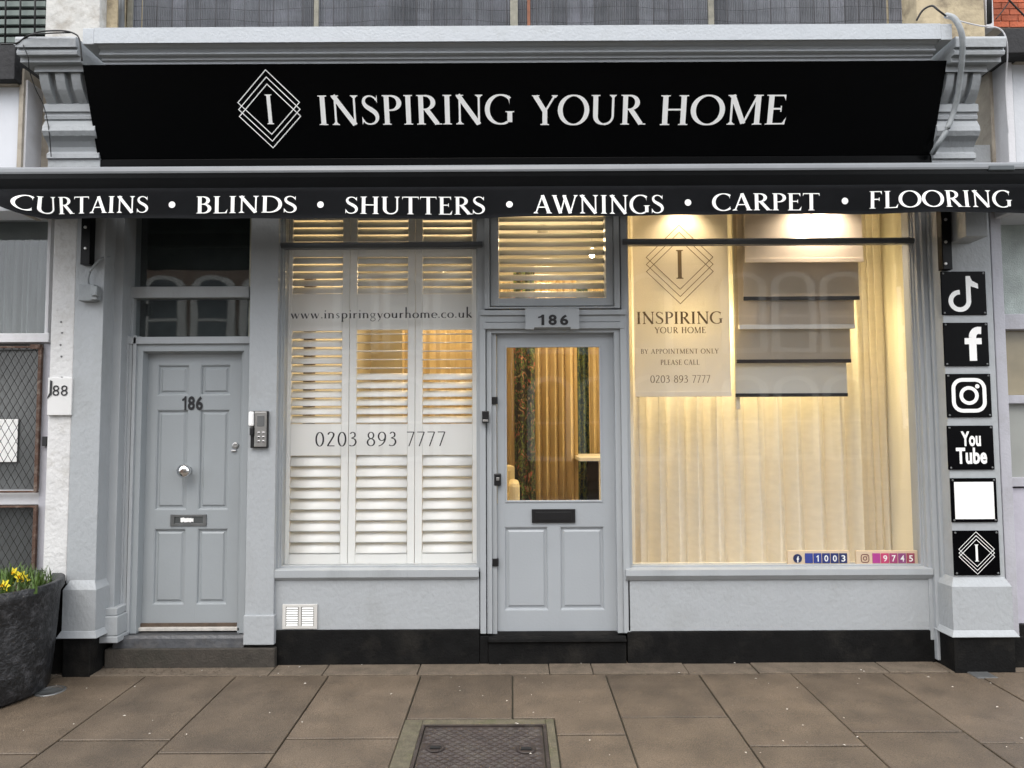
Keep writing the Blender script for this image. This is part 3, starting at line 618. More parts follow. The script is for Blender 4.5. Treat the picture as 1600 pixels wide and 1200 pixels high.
# ---- stall risers + plinths + sills
def riser(x0, x1, y0, y1, yb, Yf, nm='stall_riser'):
    flat(nm, x0, y0, x1, y1, Yf, .15, GREYR, bev=.004)
    X0, X1, _, _ = RX(x0, y1, x1, yb, Yf-.012); b = MB(); b.box(X0, X1, Yf-.006, .14, -.03, P((x0+x1)/2, y1+.6, Yf).z, .003); b.build('plinth', BLACKP, shop)
riser(428, 749, 905, 984, 1037, -.02)
riser(981, 1462, 905, 985.5, 1030, -.02)
b = MB(); b.prof([(.12, P(590, 886, .0).z), (-.03, P(590, 889, -.03).z), (-.045, P(590, 891, -.045).z), (-.045, P(590, 902, -.045).z), (-.03, P(590, 905.5, -.03).z), (.12, P(590, 905.5, -.03).z)], P(427, 895, -.04).x, P(748, 895, -.04).x); b.build('sill', GREY, shop)
b = MB(); b.prof([(.12, P(1200, 885, .0).z), (-.025, P(1200, 888, -.025).z), (-.05, P(1200, 890, -.05).z), (-.052, P(1200, 899, -.052).z), (-.03, P(1200, 905.5, -.03).z), (.12, P(1200, 905.5, -.03).z)], P(978, 895, -.04).x, P(1457, 895, -.04).x); b.build('sill', GREY, shop)
# ---- left shop window
def window(x0, y0, x1, y1, fl, fr, bary, nm_lab, Y=.0, barx=None):
    fr_ = MB(); X0, X1, Z0, Z1 = RX(x0, y0, x1, y1, Y); k = (Y-CAM.y)/F
    fr_.ringw(X0-fl*k, X1+fr*k, Z0-.03, Z1, fl*k, 0, fr*k, .03, Y, .12, .003)
    fo = fr_.build('window', GREY, shop, nm_lab)
    g = MB(); g.box(X0-.005, X1+.005, Y+.045, Y+.051, Z0-.005, Z1); g.build('pane', GLASS, fo)
    b_ = MB(); zb = P((x0+x1)/2, bary, Y).z; xa, xb = barx or (X0-fl*k*.7, X1+fr*k*.7)
    b_.tube([(xa, Y-.0, zb), (xb, Y-.0, zb)], .019, 12); b_.box(xa+.002, xb-.002, Y-.012, Y+.04, zb-.023, zb-.014, .001); b_.build('glazing_bar', mat('dark_bar_paint', (.10,.11,.12), .35, .1, 6, .2, 50), fo)
    # thin inner bead
    sf = MB(); sf.ringw(X0-fl*k+.001, X1+fr*k-.001, Z0-.025, Z1, fl*k+.006, 0, fr*k+.004, .026, Y+.121, Y+.165, .001)
    if x0 < 500: sf.build('shutter_frame', SHUT, fo)
    else: sf.bm.free()
    bd = MB(); bd.ringw(X0-.002, X1+.002, Z0-.002, Z1, .010, 0, .010, .012, Y+.02, Y+.044, .002); bd.build('bead', GREY, fo)
    return fo, X0, X1, Z0, Z1
wl, LX0, LX1, LZ0, LZ1 = window(440, 296, 746, 887, 9, 12, 382.5, 'left shop window with white shutters behind the glass')
wr, RX0_, RX1_, RZ0, RZ1 = window(983, 296, 1433, 886, 11, 9, 376.5, 'right shop window with blinds and a curtain behind the glass')
textl(wl, BLKV, 'www.inspiringyourhome.co.uk', 454, 738, 497, 480, .043, .05)
textl(wl, BLKV, '0203 893 7777', 492, 696, 697, 674, .043, .10)
# right end: frame column between window and right pilaster
flat('window_jamb', 1441, 300, 1452, 1000, -.03, .14, GREY)
b = MB(); zt = P(1470, 300, -.08).z; X0, X1 = P(1466, 700, -.08).x-.0, P(1480, 700, -.08).x
for i, (o0, o1, Yf) in enumerate(((0, .35, -.06), (.35, .7, -.085), (.7, 1.02, -.105))):
    xa = P(1453, 640, -.08).x; xb = P(1476, 640, -.10).x+.012; b.box(xa+(xb-xa)*o0+.0005, xa+(xb-xa)*o1, Yf, .14, .02, zt, .004)
b.build('moulded_column', GREY, shop)
# ---- right pilaster
pr2 = flat('pilaster', 1478, 300, 1557, 912, -.18, .16, GREYR, lab='right grey pilaster carrying six black plaques')
base(1496, 1576, 903, 917, 985, 994, -.21, 'pilaster_base', pr2)
b = MB(); X0, X1, _, _ = RX(1493, 998, 1588, 1043, -.22); b.box(X0, X1, -.21, .14, -.03, P(1540, 996, -.22).z, .004); b.build('plinth_block', BLACKP, pr2)
b = MB(); b.bp(1508, 300, 1543, 369, -.36, -.17, .004); b.build('boxed_pipe_casing', GREY, shop)
# ---- left door (panelled)
def raised(x0, y0, x1, y1, Y, par, m_, nm='panel'):
    X0, X1, Z0, Z1 = RX(x0, y0, x1, y1, Y); b = MB(); rg = []
    for o, d in ((-.002, .02), (0, .0), (.007, .0025), (.012, .014), (.022, .014), (.034, .006), (.036, .0055)):
        rg.append([b.bm.verts.new(p) for p in ((X0+o, Y+d, Z0+o), (X1-o, Y+d, Z0+o), (X1-o, Y+d, Z1-o), (X0+o, Y+d, Z1-o))])
    for a_, c_ in zip(rg, rg[1:]):
        for k in range(4): b.bm.faces.new((a_[k], a_[(k+1) % 4], c_[(k+1) % 4], c_[k]))
    b.bm.faces.new(rg[-1]); return b.build(nm, m_, par)
YD = .10
D = (221, 551, 374, 978)
cols_ = ((239, 289), (307, 355)); rows_ = ((570, 618), (640, 797), (826, 945))
def leaf(x0, y0, x1, y1, cols, rows, Y, th, m_, lab, glass=None):
    """stiles and rails with openings left for the panels"""
    b = MB(); X0, X1, Z0, Z1 = RX(x0, y0, x1, y1, Y)
    cx = [X0]; zz = [Z1]
    for a, c in cols: q = RX(a, rows[-1][0], c, rows[-1][1], Y); cx += [q[0], q[1]]
    cx.append(X1)
    for a, c in rows: q = RX(cols[0][0], a, cols[0][1], c, Y); zz += [q[3], q[2]]
    zz.append(Z0)
    for i in range(0, len(cx), 2): b.box(cx[i], cx[i+1], Y, Y+th, Z0, Z1, .0)
    for i in range(0, len(zz), 2):
        for j in range(1, len(cx)-1, 2): b.box(cx[j]+.0002, cx[j+1]-.0002, Y+.0006, Y+th, zz[i+1], zz[i])
    o = b.build('door', m_, shop, lab)
    return o, cx, zz
dl, cx_, zz_ = leaf(*D, cols_, rows_, YD, .04, GREYD, 'left grey six panel front door with a chrome knob')
def pw(X0, X1, Z0, Z1, Y, par, m_):
    b = MB(); rg = []
    for o, d in ((0, .03), (0, .001), (.006, .003), (.011, .015), (.022, .015), (.033, .0065), (.035, .006)):
        rg.append([b.bm.verts.new(p) for p in ((X0+o, Y+d, Z0+o), (X1-o, Y+d, Z0+o), (X1-o, Y+d, Z1-o), (X0+o, Y+d, Z1-o))])
    for a_, c_ in zip(rg, rg[1:]):
        for k in range(4): b.bm.faces.new((a_[k], a_[(k+1) % 4], c_[(k+1) % 4], c_[k]))
    b.bm.faces.new(rg[-1]); return b.build('panel', m_, par)
for i in range(0, 6, 2):
    for j in (1, 3): pw(cx_[j], cx_[j+1], zz_[i+2], zz_[i+1], YD, dl, GREYD)
for i, (ch, x0, x1) in enumerate((('1', 284, 291.5), ('8', 293.5, 304.5), ('6', 306, 317))):
    b = MB(); sansp(b, ch, x0, 619, x1, 641, YD-.004, .035); b.build('house_number', BLKV, dl)
kp = P(294, 735, YD); b = MB(); b.lathe([(.030, 0), (.030, -.006), (.018, -.010), (.014, -.03), (.028, -.040), (.045, -.055), (.047, -.068), (.036, -.084), (.012, -.093)][::1], kp, 'Y', 28); b.build('knob', CHROME, dl)
kp = P(368, 696, YD); b = MB(); b.lathe([(.022, 0), (.022, -.008), (.016, -.012), (.008, -.010)], kp, 'Y', 20); b.build('lock_cylinder', STEEL, dl)
kp = P(366, 704, YD); b = MB(); b.box(kp.x-.016, kp.x+.016, YD-.014, YD-.002, kp.z-.006, kp.z+.004, .002); b.build('thumb_pull', CHROME, dl)
b = MB(); b.ring(266, 804, 322, 822, 6, 3.4, 5, 4, YD-.008, YD+.002, .001); lp = b.build('letter_plate', DGREYM, dl)
b = MB(); b.bp(271.5, 807, 317.5, 818.5, YD-.002, YD+.001, 0); b.build('letter_flap', mat('dark_flap', (.06,.065,.065), .4), dl)
b = MB(); X0, X1, Z0, Z1 = RX(282, 808.5, 302, 816.5, YD-.006)
n = 9
pts = [(X0+(X1-X0)*i/n, Z1-random.random()*.008) for i in range(n+1)]+[(X1-(X1-X0)*i/n, Z0+random.random()*.008) for i in range(n+1)]
b.poly(pts, YD-.006, YD-.003); b.build('torn_paper', WHITE, dl)
# door frame, transom lights
b = MB(); b.ring(206, 537, 386, 990, 12, 12, 9, 0, .03, .16, .003); b.build('door_frame', GREYD, shop)
b = MB(); b.ring(214.5, 545.5, 379, 990, 6.5, 6, 5, 0, .06, .15, .002); b.build('door_stop', GREYD, shop)
b = MB(); b.ring(190, 524, 207, 990, 5, 0, 5, 0, .01, .15, .003); b.bp(195.5, 528, 201.5, 990, .02, .14, .002); b.build('architrave', GREY, shop)
flat('cross_rail', 200, 526, 390, 537, .01, .15, GREY)
tr = MB(); tr.bp(201, 447.5, 389, 465, .04, .14, .004); tr.bp(201, 300, 206, 447, .05, .14, .002); tr.bp(204, 465, 208, 526, .05, .14, .002); tr = tr.build('transom_window', GREY, shop, 'dark transom lights above the left door')
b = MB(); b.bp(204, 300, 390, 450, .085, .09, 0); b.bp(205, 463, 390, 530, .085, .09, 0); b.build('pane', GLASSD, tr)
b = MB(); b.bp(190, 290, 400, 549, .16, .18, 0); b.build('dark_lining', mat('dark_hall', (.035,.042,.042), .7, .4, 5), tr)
b = MB(); b.bp(216, 974, 380, 981, .085, .15, 0); b.build('worn_threshold', WOODB, shop)
b = MB(); b.bp(212, 981, 382, 986, .06, .15, .002); b.build('threshold', mat('old_white_paint', (.5,.48,.44), .6, .2, 20), shop)
# ---- shop door
YS = .05
SD = (777, 520, 968, 986)
sd, cx_, zz_ = leaf(777, 787, 968, 986, ((788, 857), (875, 945)), ((823, 954),), YS, .04, GREYS, 'grey shop door with a tall glass light above two panels')
for j in (1, 3): pw(cx_[j], cx_[j+1], zz_[2], zz_[1], YS, sd, GREYS)
X0, X1, Z0, Z1 = RX(777, 520, 968, 787, YS); g0, g1, h0, h1 = RX(790, 541, 939, 784, YS)
b = MB(); b.box(X0, g0, YS, YS+.04, Z0, Z1); b.box(g1, X1, YS, YS+.04, Z0, Z1); b.box(g0, g1, YS+.0006, YS+.04, h1, Z1); b.box(g0, g1, YS+.0006, YS+.04, Z0, h0); b.build('light_surround', GREYS, sd)
b = MB(); b.ringw(g0-.004, g1+.004, h0-.004, h1+.004, .012, .012, .012, .014, YS-.006, YS+.01, .003); b.build('bead', GREYS, sd)
b = MB(); b.box(g0, g1, YS+.02, YS+.026, h0, h1); b.build('pane', GLASS, sd)
b = MB(); b.bp(831, 795.5, 899, 817, YS-.012, YS, .002); lp = b.build('letter_plate', PLBLK, sd)
b = MB(); b.bp(837, 800, 893, 813, YS-.017, YS-.012, .001); b.build('letter_flap', PLBLK, sd)
for (x0, y0, x1, y1) in ((766.5, 620, 777.5, 631.5), (767.5, 873, 779, 885)):
    b = MB(); b.bp(x0, y0, x1, y1, YS-.035, YS, .002); b.build('security_bolt', PLBLK, sd)
b = MB(); b.bp(772, 740, 783, 759, YS-.03, YS, .005); b.build('lock_cover', PLBLK, sd)
b = MB(); b.bp(775.5, 746, 780, 751, YS-.036, YS-.03, .001); b.build('lock_cylinder', STEEL, sd)
# frame of shop door
b = MB(); b.ring(750, 486, 982, 990, 9, 0, 10, 0, -.02, .14, .003); b.ring(760.5, 514, 971.5, 990, 8, 6, 9, 0, .0, .14, .003); b.ring(769, 517.5, 972, 990, 7, 3.5, 4, 0, .025, .12, .001); b.build('door_frame', GREY, shop)
b = MB(); b.bp(751, 484, 979, 492, -.035, .12, .003); b.bp(753, 492.5, 977, 503, -.018, .12, .003); b.bp(755, 503.5, 975, 513.5, -.026, .12, .003); b.build('entablature', GREY, shop)
np_ = MB(); X0, X1, Z0, Z1 = RX(821, 482, 905, 514, -.06); s_ = .035
np_.poly([(X0, Z1), (X1, Z1), (X1, Z0), (X1-s_*1.6, Z0), (X1-s_*1.6, Z0+.012), (X0+s_*1.6, Z0+.012), (X0+s_*1.6, Z0), (X0, Z0)][::-1], -.06, -.02); npo = np_.build('number_block', GREY, shop)
for ch, x0, x1 in (('1', 840, 851), ('8', 857, 870), ('6', 875, 888)):
    b = MB(); sansp(b, ch, x0, 491.5, x1, 508, -.063, .035); b.build('house_number', BLKV, npo)
b = MB(); b.ring(766, 300, 958, 478, 13, 0, 12, 13, -.0, .12, .004); b.ring(757, 300, 968, 482, 8, 0, 9, 3, -.025, .1, .003); tw = b.build('transom_window', GREY, shop, 'transom window with lit louvres above the shop door')
TX0, TX1, TZ0, TZ1 = RX(779, 300, 946, 465, .0)
b = MB(); b.box(TX0-.004, TX1+.004, .05, .055, TZ0-.004, TZ1); b.build('pane', GLASS, tw)
# step under shop door
b = MB(); X0, X1 = P(763, 995, -.05).x, P(979, 995, -.05).x
b.prof([(.14, P(870, 986.5, .05).z), (.03, P(870, 987, .03).z), (.02, P(870, 993, .02).z), (-.02, P(870, 994, -.02).z), (-.025, P(870, 998, -.025).z), (-.05, P(870, 999, -.05).z), (-.052, P(870, 1003, -.052).z), (-.03, P(870, 1005, -.03).z), (-.03, -.03), (.14, -.03)], X0, X1); b.build('door_step', BLACKP, shop)
b = MB(); b.box(P(750, 1000, 0).x, X0-.001, -.022, .14, -.03, P(750, 994, -.02).z, .003); b.build('plinth', BLACKP, shop)
# ---- side wall return right etc. (dark gaps closed)
b = MB(); b.bp(150, 290, 1480, 1040, .14, .15, 0)
b.bm.free(); b = MB()
# inner shell: reveals between openings so that no light leaks
for (x0, x1) in ((100, 206), (386, 440), (746, 779), (946, 984), (1432, 1600)):
    X0, X1, Z0, Z1 = RX(x0, 250, x1, 1040, .14); b.box(X0, X1, .14, .17, -.03, 3.36)
b.build('inner_wall', CREAM, shop)
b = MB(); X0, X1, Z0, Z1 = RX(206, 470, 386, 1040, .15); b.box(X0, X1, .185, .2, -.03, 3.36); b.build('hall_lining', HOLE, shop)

# ================================================================== FASCIA SIGN
sg = empty('fascia_sign', (0, -.3, 2.9), 'long black shop sign with white lettering and a diamond emblem', 'sign')
SYT, SYB = -.43, -.235
sz1, sz0 = P(800, 98, SYT).z, P(800, 245, SYB).z
SXL = (P(124, 98, SYT).x+P(158, 246, SYB).x)/2; SXR = (P(1480, 97, SYT).x+P(1456, 242, SYB).x)/2
b = MB(); b.prof([(SYT, sz1), (SYB, sz0), (SYB+.03, sz0), (SYT+.03, sz1)], SXL, SXR); b.build('panel', SIGNB, sg)
b = MB(); b.box(SXL-.012, SXR+.012, SYB-.0, -.13, sz0-.05, sz0-.004, .003); b.build('bottom_trim', SIGNB, sg)
def sgn(px, py):                                     # pixel -> (u along X, v up the slope) on the sloping board
    r = ray(px, py); n = Vector((0, -(sz1-sz0), (SYB-SYT)*-1)); # normal of plane through (SYB,sz0),(SYT,sz1)
    n = Vector((0, sz1-sz0, SYB-SYT)); p0 = Vector((0, SYB, sz0)); t = n.dot(p0-CAM)/n.dot(ray(px, py)); q = CAM+r*t
    return q.x, math.hypot(q.y-SYB, q.z-sz0)
SL = math.hypot(SYT-SYB, sz1-sz0)
def sfn(off=.0015):
    return lambda u, v: (u, SYB+(SYT-SYB)*v/SL-off, sz0+(sz1-sz0)*v/SL-off*.3)
b = MB()
for t_, a, c in (('INSPIRING', 497, 805), ('YOUR', 832, 1006), ('HOME', 1028, 1228)):
    u0, v0 = sgn(a, 195.5); u1, _ = sgn(c, 195.5); _, v1 = sgn((a+c)/2, 148.5); f0 = sfn()
    sk = (.03 if t_ == 'INSPIRING' else 0)
    letters(sg, WHITE, t_, (lambda u, v, f0=f0, v0=v0: f0(u, v+v0)), u0, u1, v1-v0, .02)
b = MB(); u0, v0 = sgn(421, 171); ul, _ = sgn(372, 171); _, vt = sgn(421, 108); _, vs_ = sgn(421, 160); hh = (vt-v0)*(52/63)
emblem(b, sfn(), u0, v0, u0-ul, hh, (vt-v0)*(11/63), .0055, (vt-v0)*.75); b.build('diamond_emblem', WHITE, sg)

# ================================================================== AWNING
YA = -.62
aw = empty('awning', (0, YA, 2.6), 'retracted black awning with a lettered valance across the whole shopfront', 'awning')
XA0, XA1 = P(-70, 270, YA).x, P(1680, 270, YA).x
az = lambda py, Y=YA: P(800, py, Y).z
b = MB(); b.prof([(-.20, az(250)), (-.50, az(252)), (-.58, az(254)), (-.60, az(256)), (-.57, az(262)), (-.2, az(262))], XA0+.02, XA1-.02); b.build('cassette_top', BARB, aw)
b = MB(); pr_ = []
for t in range(9):
    a = R_(100-100*t/8-0); pr_.append((YA+.028-.036*math.cos(R_(90*t/8))*0-.034*math.sin(R_(12*t)), 0))
fp = [(-.50, az(257.0)), (YA+.010, az(256.5)), (YA-.004, az(258)), (YA-.012, az(261)), (YA-.016, az(266)), (YA-.014, az(269))]
b.prof(fp+[(-.5, az(269))], XA0, XA1); b.build('front_rail_top_highlight', RAIL_HI, aw)  # top strip coloured as the highlight on the black rail
fp = [(-.50, az(269.1)), (YA-.010, az(269.1)), (YA-.008, az(276)), (YA-.0, az(285)), (YA+.006, az(291)), (-.5, az(293))]
b = MB(); b.prof(fp, XA0, XA1); b.build('front_rail', BARB, aw)
b = MB(); b.bp(1546, 257.5, 1586, 266, YA-.022, YA-.005, .006); b.build('end_clip', mat('clip_grey', (.06,.07,.075), .35), aw)
VT = az(291)
def vlen(X):
    px = 800+X*F/(YA-CAM.y)
    yb = 340 if 450 < px < 760 else 338.5
    if px <= 450: yb = 337+3*max(0, (px-100))/350
    if px >= 760: yb = 340-4*min(1, (px-760)/400)
    return yb
def vmap(u, v, off=0):
    """u along X, v 0 (top) .. 1 (hem)"""
    px = 800+u*F/(YA-CAM.y)
    L = VT-az(vlen(u))
    e = max(0, (70-px)/75); a = min(1.15, e**1.2*.95)+.05*math.sin(u*3.1)+.03*math.sin(u*7.7+1)
    s = v*L; wob = .010*math.sin(u*5.3+.6)*v+.004*math.sin(u*13+2)*v
    x = u-.02*e*v
    return Vector((x, YA+.004-math.sin(a)*s-wob-off*math.cos(a), VT-math.cos(a)*s+off*math.sin(a)))
b = MB(); N1, N2 = 150, 7; g_ = []
for i in range(N1+1):
    u = XA0+.03+(XA1-XA0-.06)*i/N1; g_.append([b.bm.verts.new(vmap(u, j/N2)) for j in range(N2+1)])
for i in range(N1):
    for j in range(N2): f = b.bm.faces.new((g_[i][j], g_[i+1][j], g_[i+1][j+1], g_[i][j+1])); f.smooth = True
bk = bmesh.ops.solidify(b.bm, geom=b.bm.faces[:], thickness=.0015)
vo = b.build('valance', VAL, aw)
b = MB()
words = (('CURTAINS', 29, 233, 307, 333), ('BLINDS', 305, 465, 306.5, 333), ('SHUTTERS', 539, 759, 307, 334), ('AWNINGS', 833, 1038, 305, 334), ('CARPET', 1113, 1282, 302, 328.5), ('FLOORING', 1358, 1583, 298, 324.5))
Lz = lambda py: (VT-az(py))
for t_, a, c, yt, yb in words:
    u0 = P(a, 320, YA).x; u1 = P(c, 320, YA).x
    mid = (a+c)/2; dz = P(mid, yb, YA).z; v0 = VT-dz; hcap = P(mid, yt, YA).z-dz
    def fn(u, v, v0=v0):
        L = VT-az(vlen(u)); return vmap(u, (v0-v)/L, .004)
    letters(vo, WHITE, t_, fn, u0, u1, hcap, .02)
for px, py in ((269, 320), (501, 320), (796, 320), (1075, 316.5), (1321, 313.5)):
    q = P(px, py, YA); r = .0195; L = VT-az(vlen(q.x))
    b = MB(); b.bm.faces.new([b.bm.verts.new(vmap(q.x+r*math.cos(R_(k*22.5)), (VT-q.z-r*math.sin(R_(k*22.5)))/L, .004)) for k in range(16)]); b.build('dot', WHITE, vo)
# wall brackets of the awning
for x0, x1, y1, lab in ((127, 142, 413, 0), (1471, 1486, 421, 1)):
    b = MB(); b.bp(x0, 280, x1, y1, -.235, -.18, .003); br = b.build('wall_bracket', BARB, aw)
    for yy in ((355, 388) if not lab else (343, 378, 412)):
        q = P((x0+x1)/2-1, yy, -.235); c_ = MB(); c_.lathe([(.010, 0), (.010, -.003), (.006, -.006)], q, 'Y', 12); c_.build('bolt', STEEL, br)

# ================================================================== PLAQUES
def plaque(x0, y0, x1, y1, lab):
    Y = -.19
    X0, X1, Z0, Z1 = RX(x0, y0, x1, y1, Y)
    o = empty('wall_plaque', ((X0+X1)/2, Y, Z0), lab, 'sign', 'square plaques on the right pilaster')
    b = MB(); b.box(X0, X1, Y, -.181, Z0, Z1, .003); b.build('plate', PLAQ, o)
    for xx in (X0+.015, X1-.015):
        for z_ in (Z0+.013, Z1-.013):
            c = MB(); c.lathe([(.0065, 0), (.0065, -.002), (.004, -.0045)], (xx, Y, z_), 'Y', 10); c.build('screw', DGREYM, o)
    return o, X0, X1, Z0, Z1, Y-.0015
PLQ = [(1471, 424, 1541, 492), (1475, 504, 1545, 572), (1479, 584, 1549, 652), (1481, 665, 1553, 734), (1486, 747, 1558, 816), (1490, 829, 1562, 899)]
LB = ['black plaque with a white musical note symbol, topmost on the right pilaster', 'black plaque with a white letter f symbol', 'black plaque with a white rounded camera symbol', 'black plaque reading You Tube in white letters', 'black rimmed plaque with a blank white square face', 'black plaque with a small white diamond emblem, lowest of the column']
def place(mb, polys, X0, X1, Z0, Z1, Y):
    vs, fs = union(polys); vv = [mb.bm.verts.new((X0+(X1-X0)*v.x, Y, Z0+(Z1-Z0)*v.y)) for v in vs]
    for f in fs: mb.bm.faces.new([vv[i] for i in f])
for k in range(6):
    o, X0, X1, Z0, Z1, Y = plaque(*PLQ[k], LB[k]); b = MB()
    if k == 0:
        pl_ = stk([(.60, .89), (.60, .30)], .105)+stk([(.60, .32)]+arc(.40, .32, .20, .20, 0, -272, 22), .105)[1:]+[[(.555, .89), (.645, .89), (.69, .78), (.82, .71), (.82, .60), (.645, .66)]]
        pl_ += stk(arc(.40, .32, .20, .20, -272, 0, 22), .105)
        place(b, pl_, X0, X1, Z0, Z1, Y)
    if k == 1:
        place(b, stk([(.64, .12), (.64, .66)]+arc(.78, .66, .14, .16, 180, 95, 8)+[(.84, .815)], .165)+[[(.46, .50), (.84, .50), (.84, .64), (.46, .64)]], X0, X1, Z0, Z1, Y)
    if k == 2:
        def rr(x0, y0, x1, y1, r): return arc(x1-r, y1-r, r, r, 0, 90, 6)+arc(x0+r, y1-r, r, r, 90, 180, 6)+arc(x0+r, y0+r, r, r, 180, 270, 6)+arc(x1-r, y0+r, r, r, 270, 360, 6)
        q = rr(.155, .15, .845, .86, .2); q.append(q[0]); place(b, stk(q, .085)+stk(arc(.5, .5, .175, .175, 0, 360, 28), .08)+[arc(.69, .71, .05, .05, 0, 337, 12)], X0, X1, Z0, Z1, Y)
    if k == 3:
        w_, h_ = X1-X0, Z1-Z0
        sans(b, 'You', X0+w_*.29, X0+w_*.72, Z0+h_*.53, Z0+h_*.87, Y, .035, 1.02); sans(b, 'Tube', X0+w_*.17, X0+w_*.84, Z0+h_*.13, Z0+h_*.50, Y, .035, 1.02)
    if k == 4:
        b.quad((X0+.022, Y, Z0+.02), (X1-.02, Y, Z0+.02), (X1-.02, Y, Z1-.024), (X0+.022, Y, Z1-.024))
    if k == 5:
        cx, cz_ = (X0+X1)/2, (Z0+Z1)/2; emblem(b, lambda u, v: (u, Y, v), cx, cz_, .114, .110, .0235, .0028, .105)
    b.build('symbol', WHITE, o)

# ================================================================== FITTINGS ON THE FRONT
# junction box and cable
jq = P(137, 456, -.2)
jb = empty('junction_box', (jq.x, -.18, jq.z), 'small grey painted cable box on the left pilaster', 'junction box')
b = MB(); b.bp(122, 444, 147, 470, -.235, -.18, .006); b.build('box', CABLE, jb)
b = MB(); b.bp(141, 447, 151, 468, -.255, -.20, .004); b.tube([P(143, 462, -.25), P(149, 460, -.27), P(154, 463, -.25)], .006, 8); b.build('hinged_lid', CABLE, jb)
b = MB(); b.tube(spl([tuple(P(138, 446, -.215)), tuple(P(138, 432, -.215)), tuple(P(145, 418, -.21)), tuple(P(156, 406, -.20)), tuple(P(168, 401, -.14)), tuple(P(176, 402, -.06))], 6), .008, 10); b.build('cable', CABLE, jb)
# conduit over right console
b = MB(); pts = [(1478, 24, -.50), (1490, 28, -.54), (1499, 42, -.56), (1504, 62, -.55), (1503, 95, -.50), (1500, 120, -.45), (1496, 150, -.40), (1489, 178, -.36), (1478, 205, -.35), (1466, 225, -.33), (1457, 240, -.27)]
b.tube(spl([tuple(P(*p)) for p in pts], 5), .0165, 12); b.build('conduit_hose', CABLE, label='thick grey conduit hanging over the right console bracket', cat='conduit')
def wire(pts, r, lab, m_=WIRE, nm='cable_wire'):
    b = MB(); b.tube(spl([tuple(P(*p)) for p in pts], 6), r, 6); return b.build(nm, m_, label=lab, cat='cable')
wire([(1432, 32, -.48), (1442, 16, -.50), (1456, 9, -.52), (1466, 16, -.54), (1478, 25, -.53)], .006, 'black cable arching above the right end of the cornice')
wire([(1478, 26, -.53), (1500, 33, -.5), (1530, 40, -.46), (1560, 44, -.46), (1572, 60, -.46), (1574, 90, -.42), (1571, 130, -.36), (1573, 180, -.3), (1580, 245, -.25)], .004, 'thin pale cable running down beside the right bracket', WPAINT)
wire([(0, 69, -.5), (24, 68, -.5), (38, 60, -.5), (60, 50, -.52), (95, 48, -.53), (115, 52, -.54), (124, 62, -.54), (128, 95, -.53)], .005, 'black cable draped over the left bracket')
wire([(30, 66, -.52), (45, 55, -.53), (75, 52, -.53), (110, 51, -.53)], .004, 'second thin black cable on top of the left bracket')
wire([(36, 70, -.50), (44, 90, -.49), (46, 110, -.44), (56, 140, -.38), (68, 165, -.33), (76, 200, -.31), (80, 245, -.27)], .003, 'thin dark wire hugging the outer side of the left bracket')
# vent
vX0, vX1, vZ0, vZ1 = RX(441, 944.5, 495.5, 983, -.032)
ve = empty('air_vent', ((vX0+vX1)/2, -.02, vZ0), 'small white louvred air vent low on the wall under the left window', 'vent')
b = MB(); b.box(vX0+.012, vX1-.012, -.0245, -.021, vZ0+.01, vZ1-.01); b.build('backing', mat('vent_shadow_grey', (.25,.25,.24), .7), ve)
b = MB(); b.ringw(vX0, vX1, vZ0, vZ1, .022, .017, .022, .017, -.032, -.0205, .002); xm = (vX0+vX1)/2; b.box(xm-.008, xm+.008, -.0315, -.025, vZ0+.016, vZ1-.016, .001); b.build('frame', mat('vent_cream', (.56,.55,.52), .5, .1), ve)
b = MB(); hw = (vX1-vX0)/4-.020; b.prof([(-.031, -.004), (-.0265, .0045), (-.0245, .0045), (-.0295, -.005)], -hw, hw); sme = b.mesh('slat'); sme.materials.append(WHITE)
for k in range(8):
    for xx in ((vX0+xm)/2+.006, (vX1+xm)/2-.006):
        obj('slat', sme, None, ve, loc=(xx, 0, vZ0+.0245+(vZ1-vZ0-.049)*k/7))
# intercom on pier
iX0, iX1, iZ0, iZ1 = RX(390, 642, 417, 700, -.09)
ic = empty('door_entry_panel', ((iX0+iX1)/2, -.05, iZ0), 'steel door entry panel with keypad and bell on the pier by the left door', 'intercom')
b = MB(); b.box(iX0, iX1, -.075, -.051, iZ0, iZ1, .003); b.build('back_box', PLBLK, ic)
b = MB(); b.box(iX0+.028, iX1-.006, -.082, -.0751, iZ0+.008, iZ1-.006, .002); b.build('steel_face', STEEL, ic)
b = MB(); b.box(iX0-.008, iX0+.026, -.10, -.0751, iZ1-.10, iZ1-.004, .010); b.build('bell_push_cover', WHITE, ic)
b = MB(); b.box(iX0, iX0+.024, -.095, -.0755, iZ0+.08, iZ0+.135, .006); b.build('black_key_box', PLBLK, ic)
b = MB()
b.box(iX0+.045, iX1-.02, -.0845, -.0822, iZ0+.14, iZ0+.21, .001); b.build('name_card', DGREYM, ic)
for r in range(3):
    for c in range(2):
        b = MB(); xx = iX0+.05+c*.03; zz = iZ0+.035+r*.028; b.box(xx, xx+.016, -.087, -.0822, zz, zz+.013, .002); b.build('button', CHROME, ic)
b = MB(); b.bp(753, 642, 764, 661, -.055, -.02, .004); db = b.build('doorbell', PLBLK, label='small black doorbell on the frame left of the shop door', cat='doorbell')
b = MB(); b.bp(754.5, 656, 762.5, 659, -.058, -.0551, .001); b.build('push_button', STEEL, db)

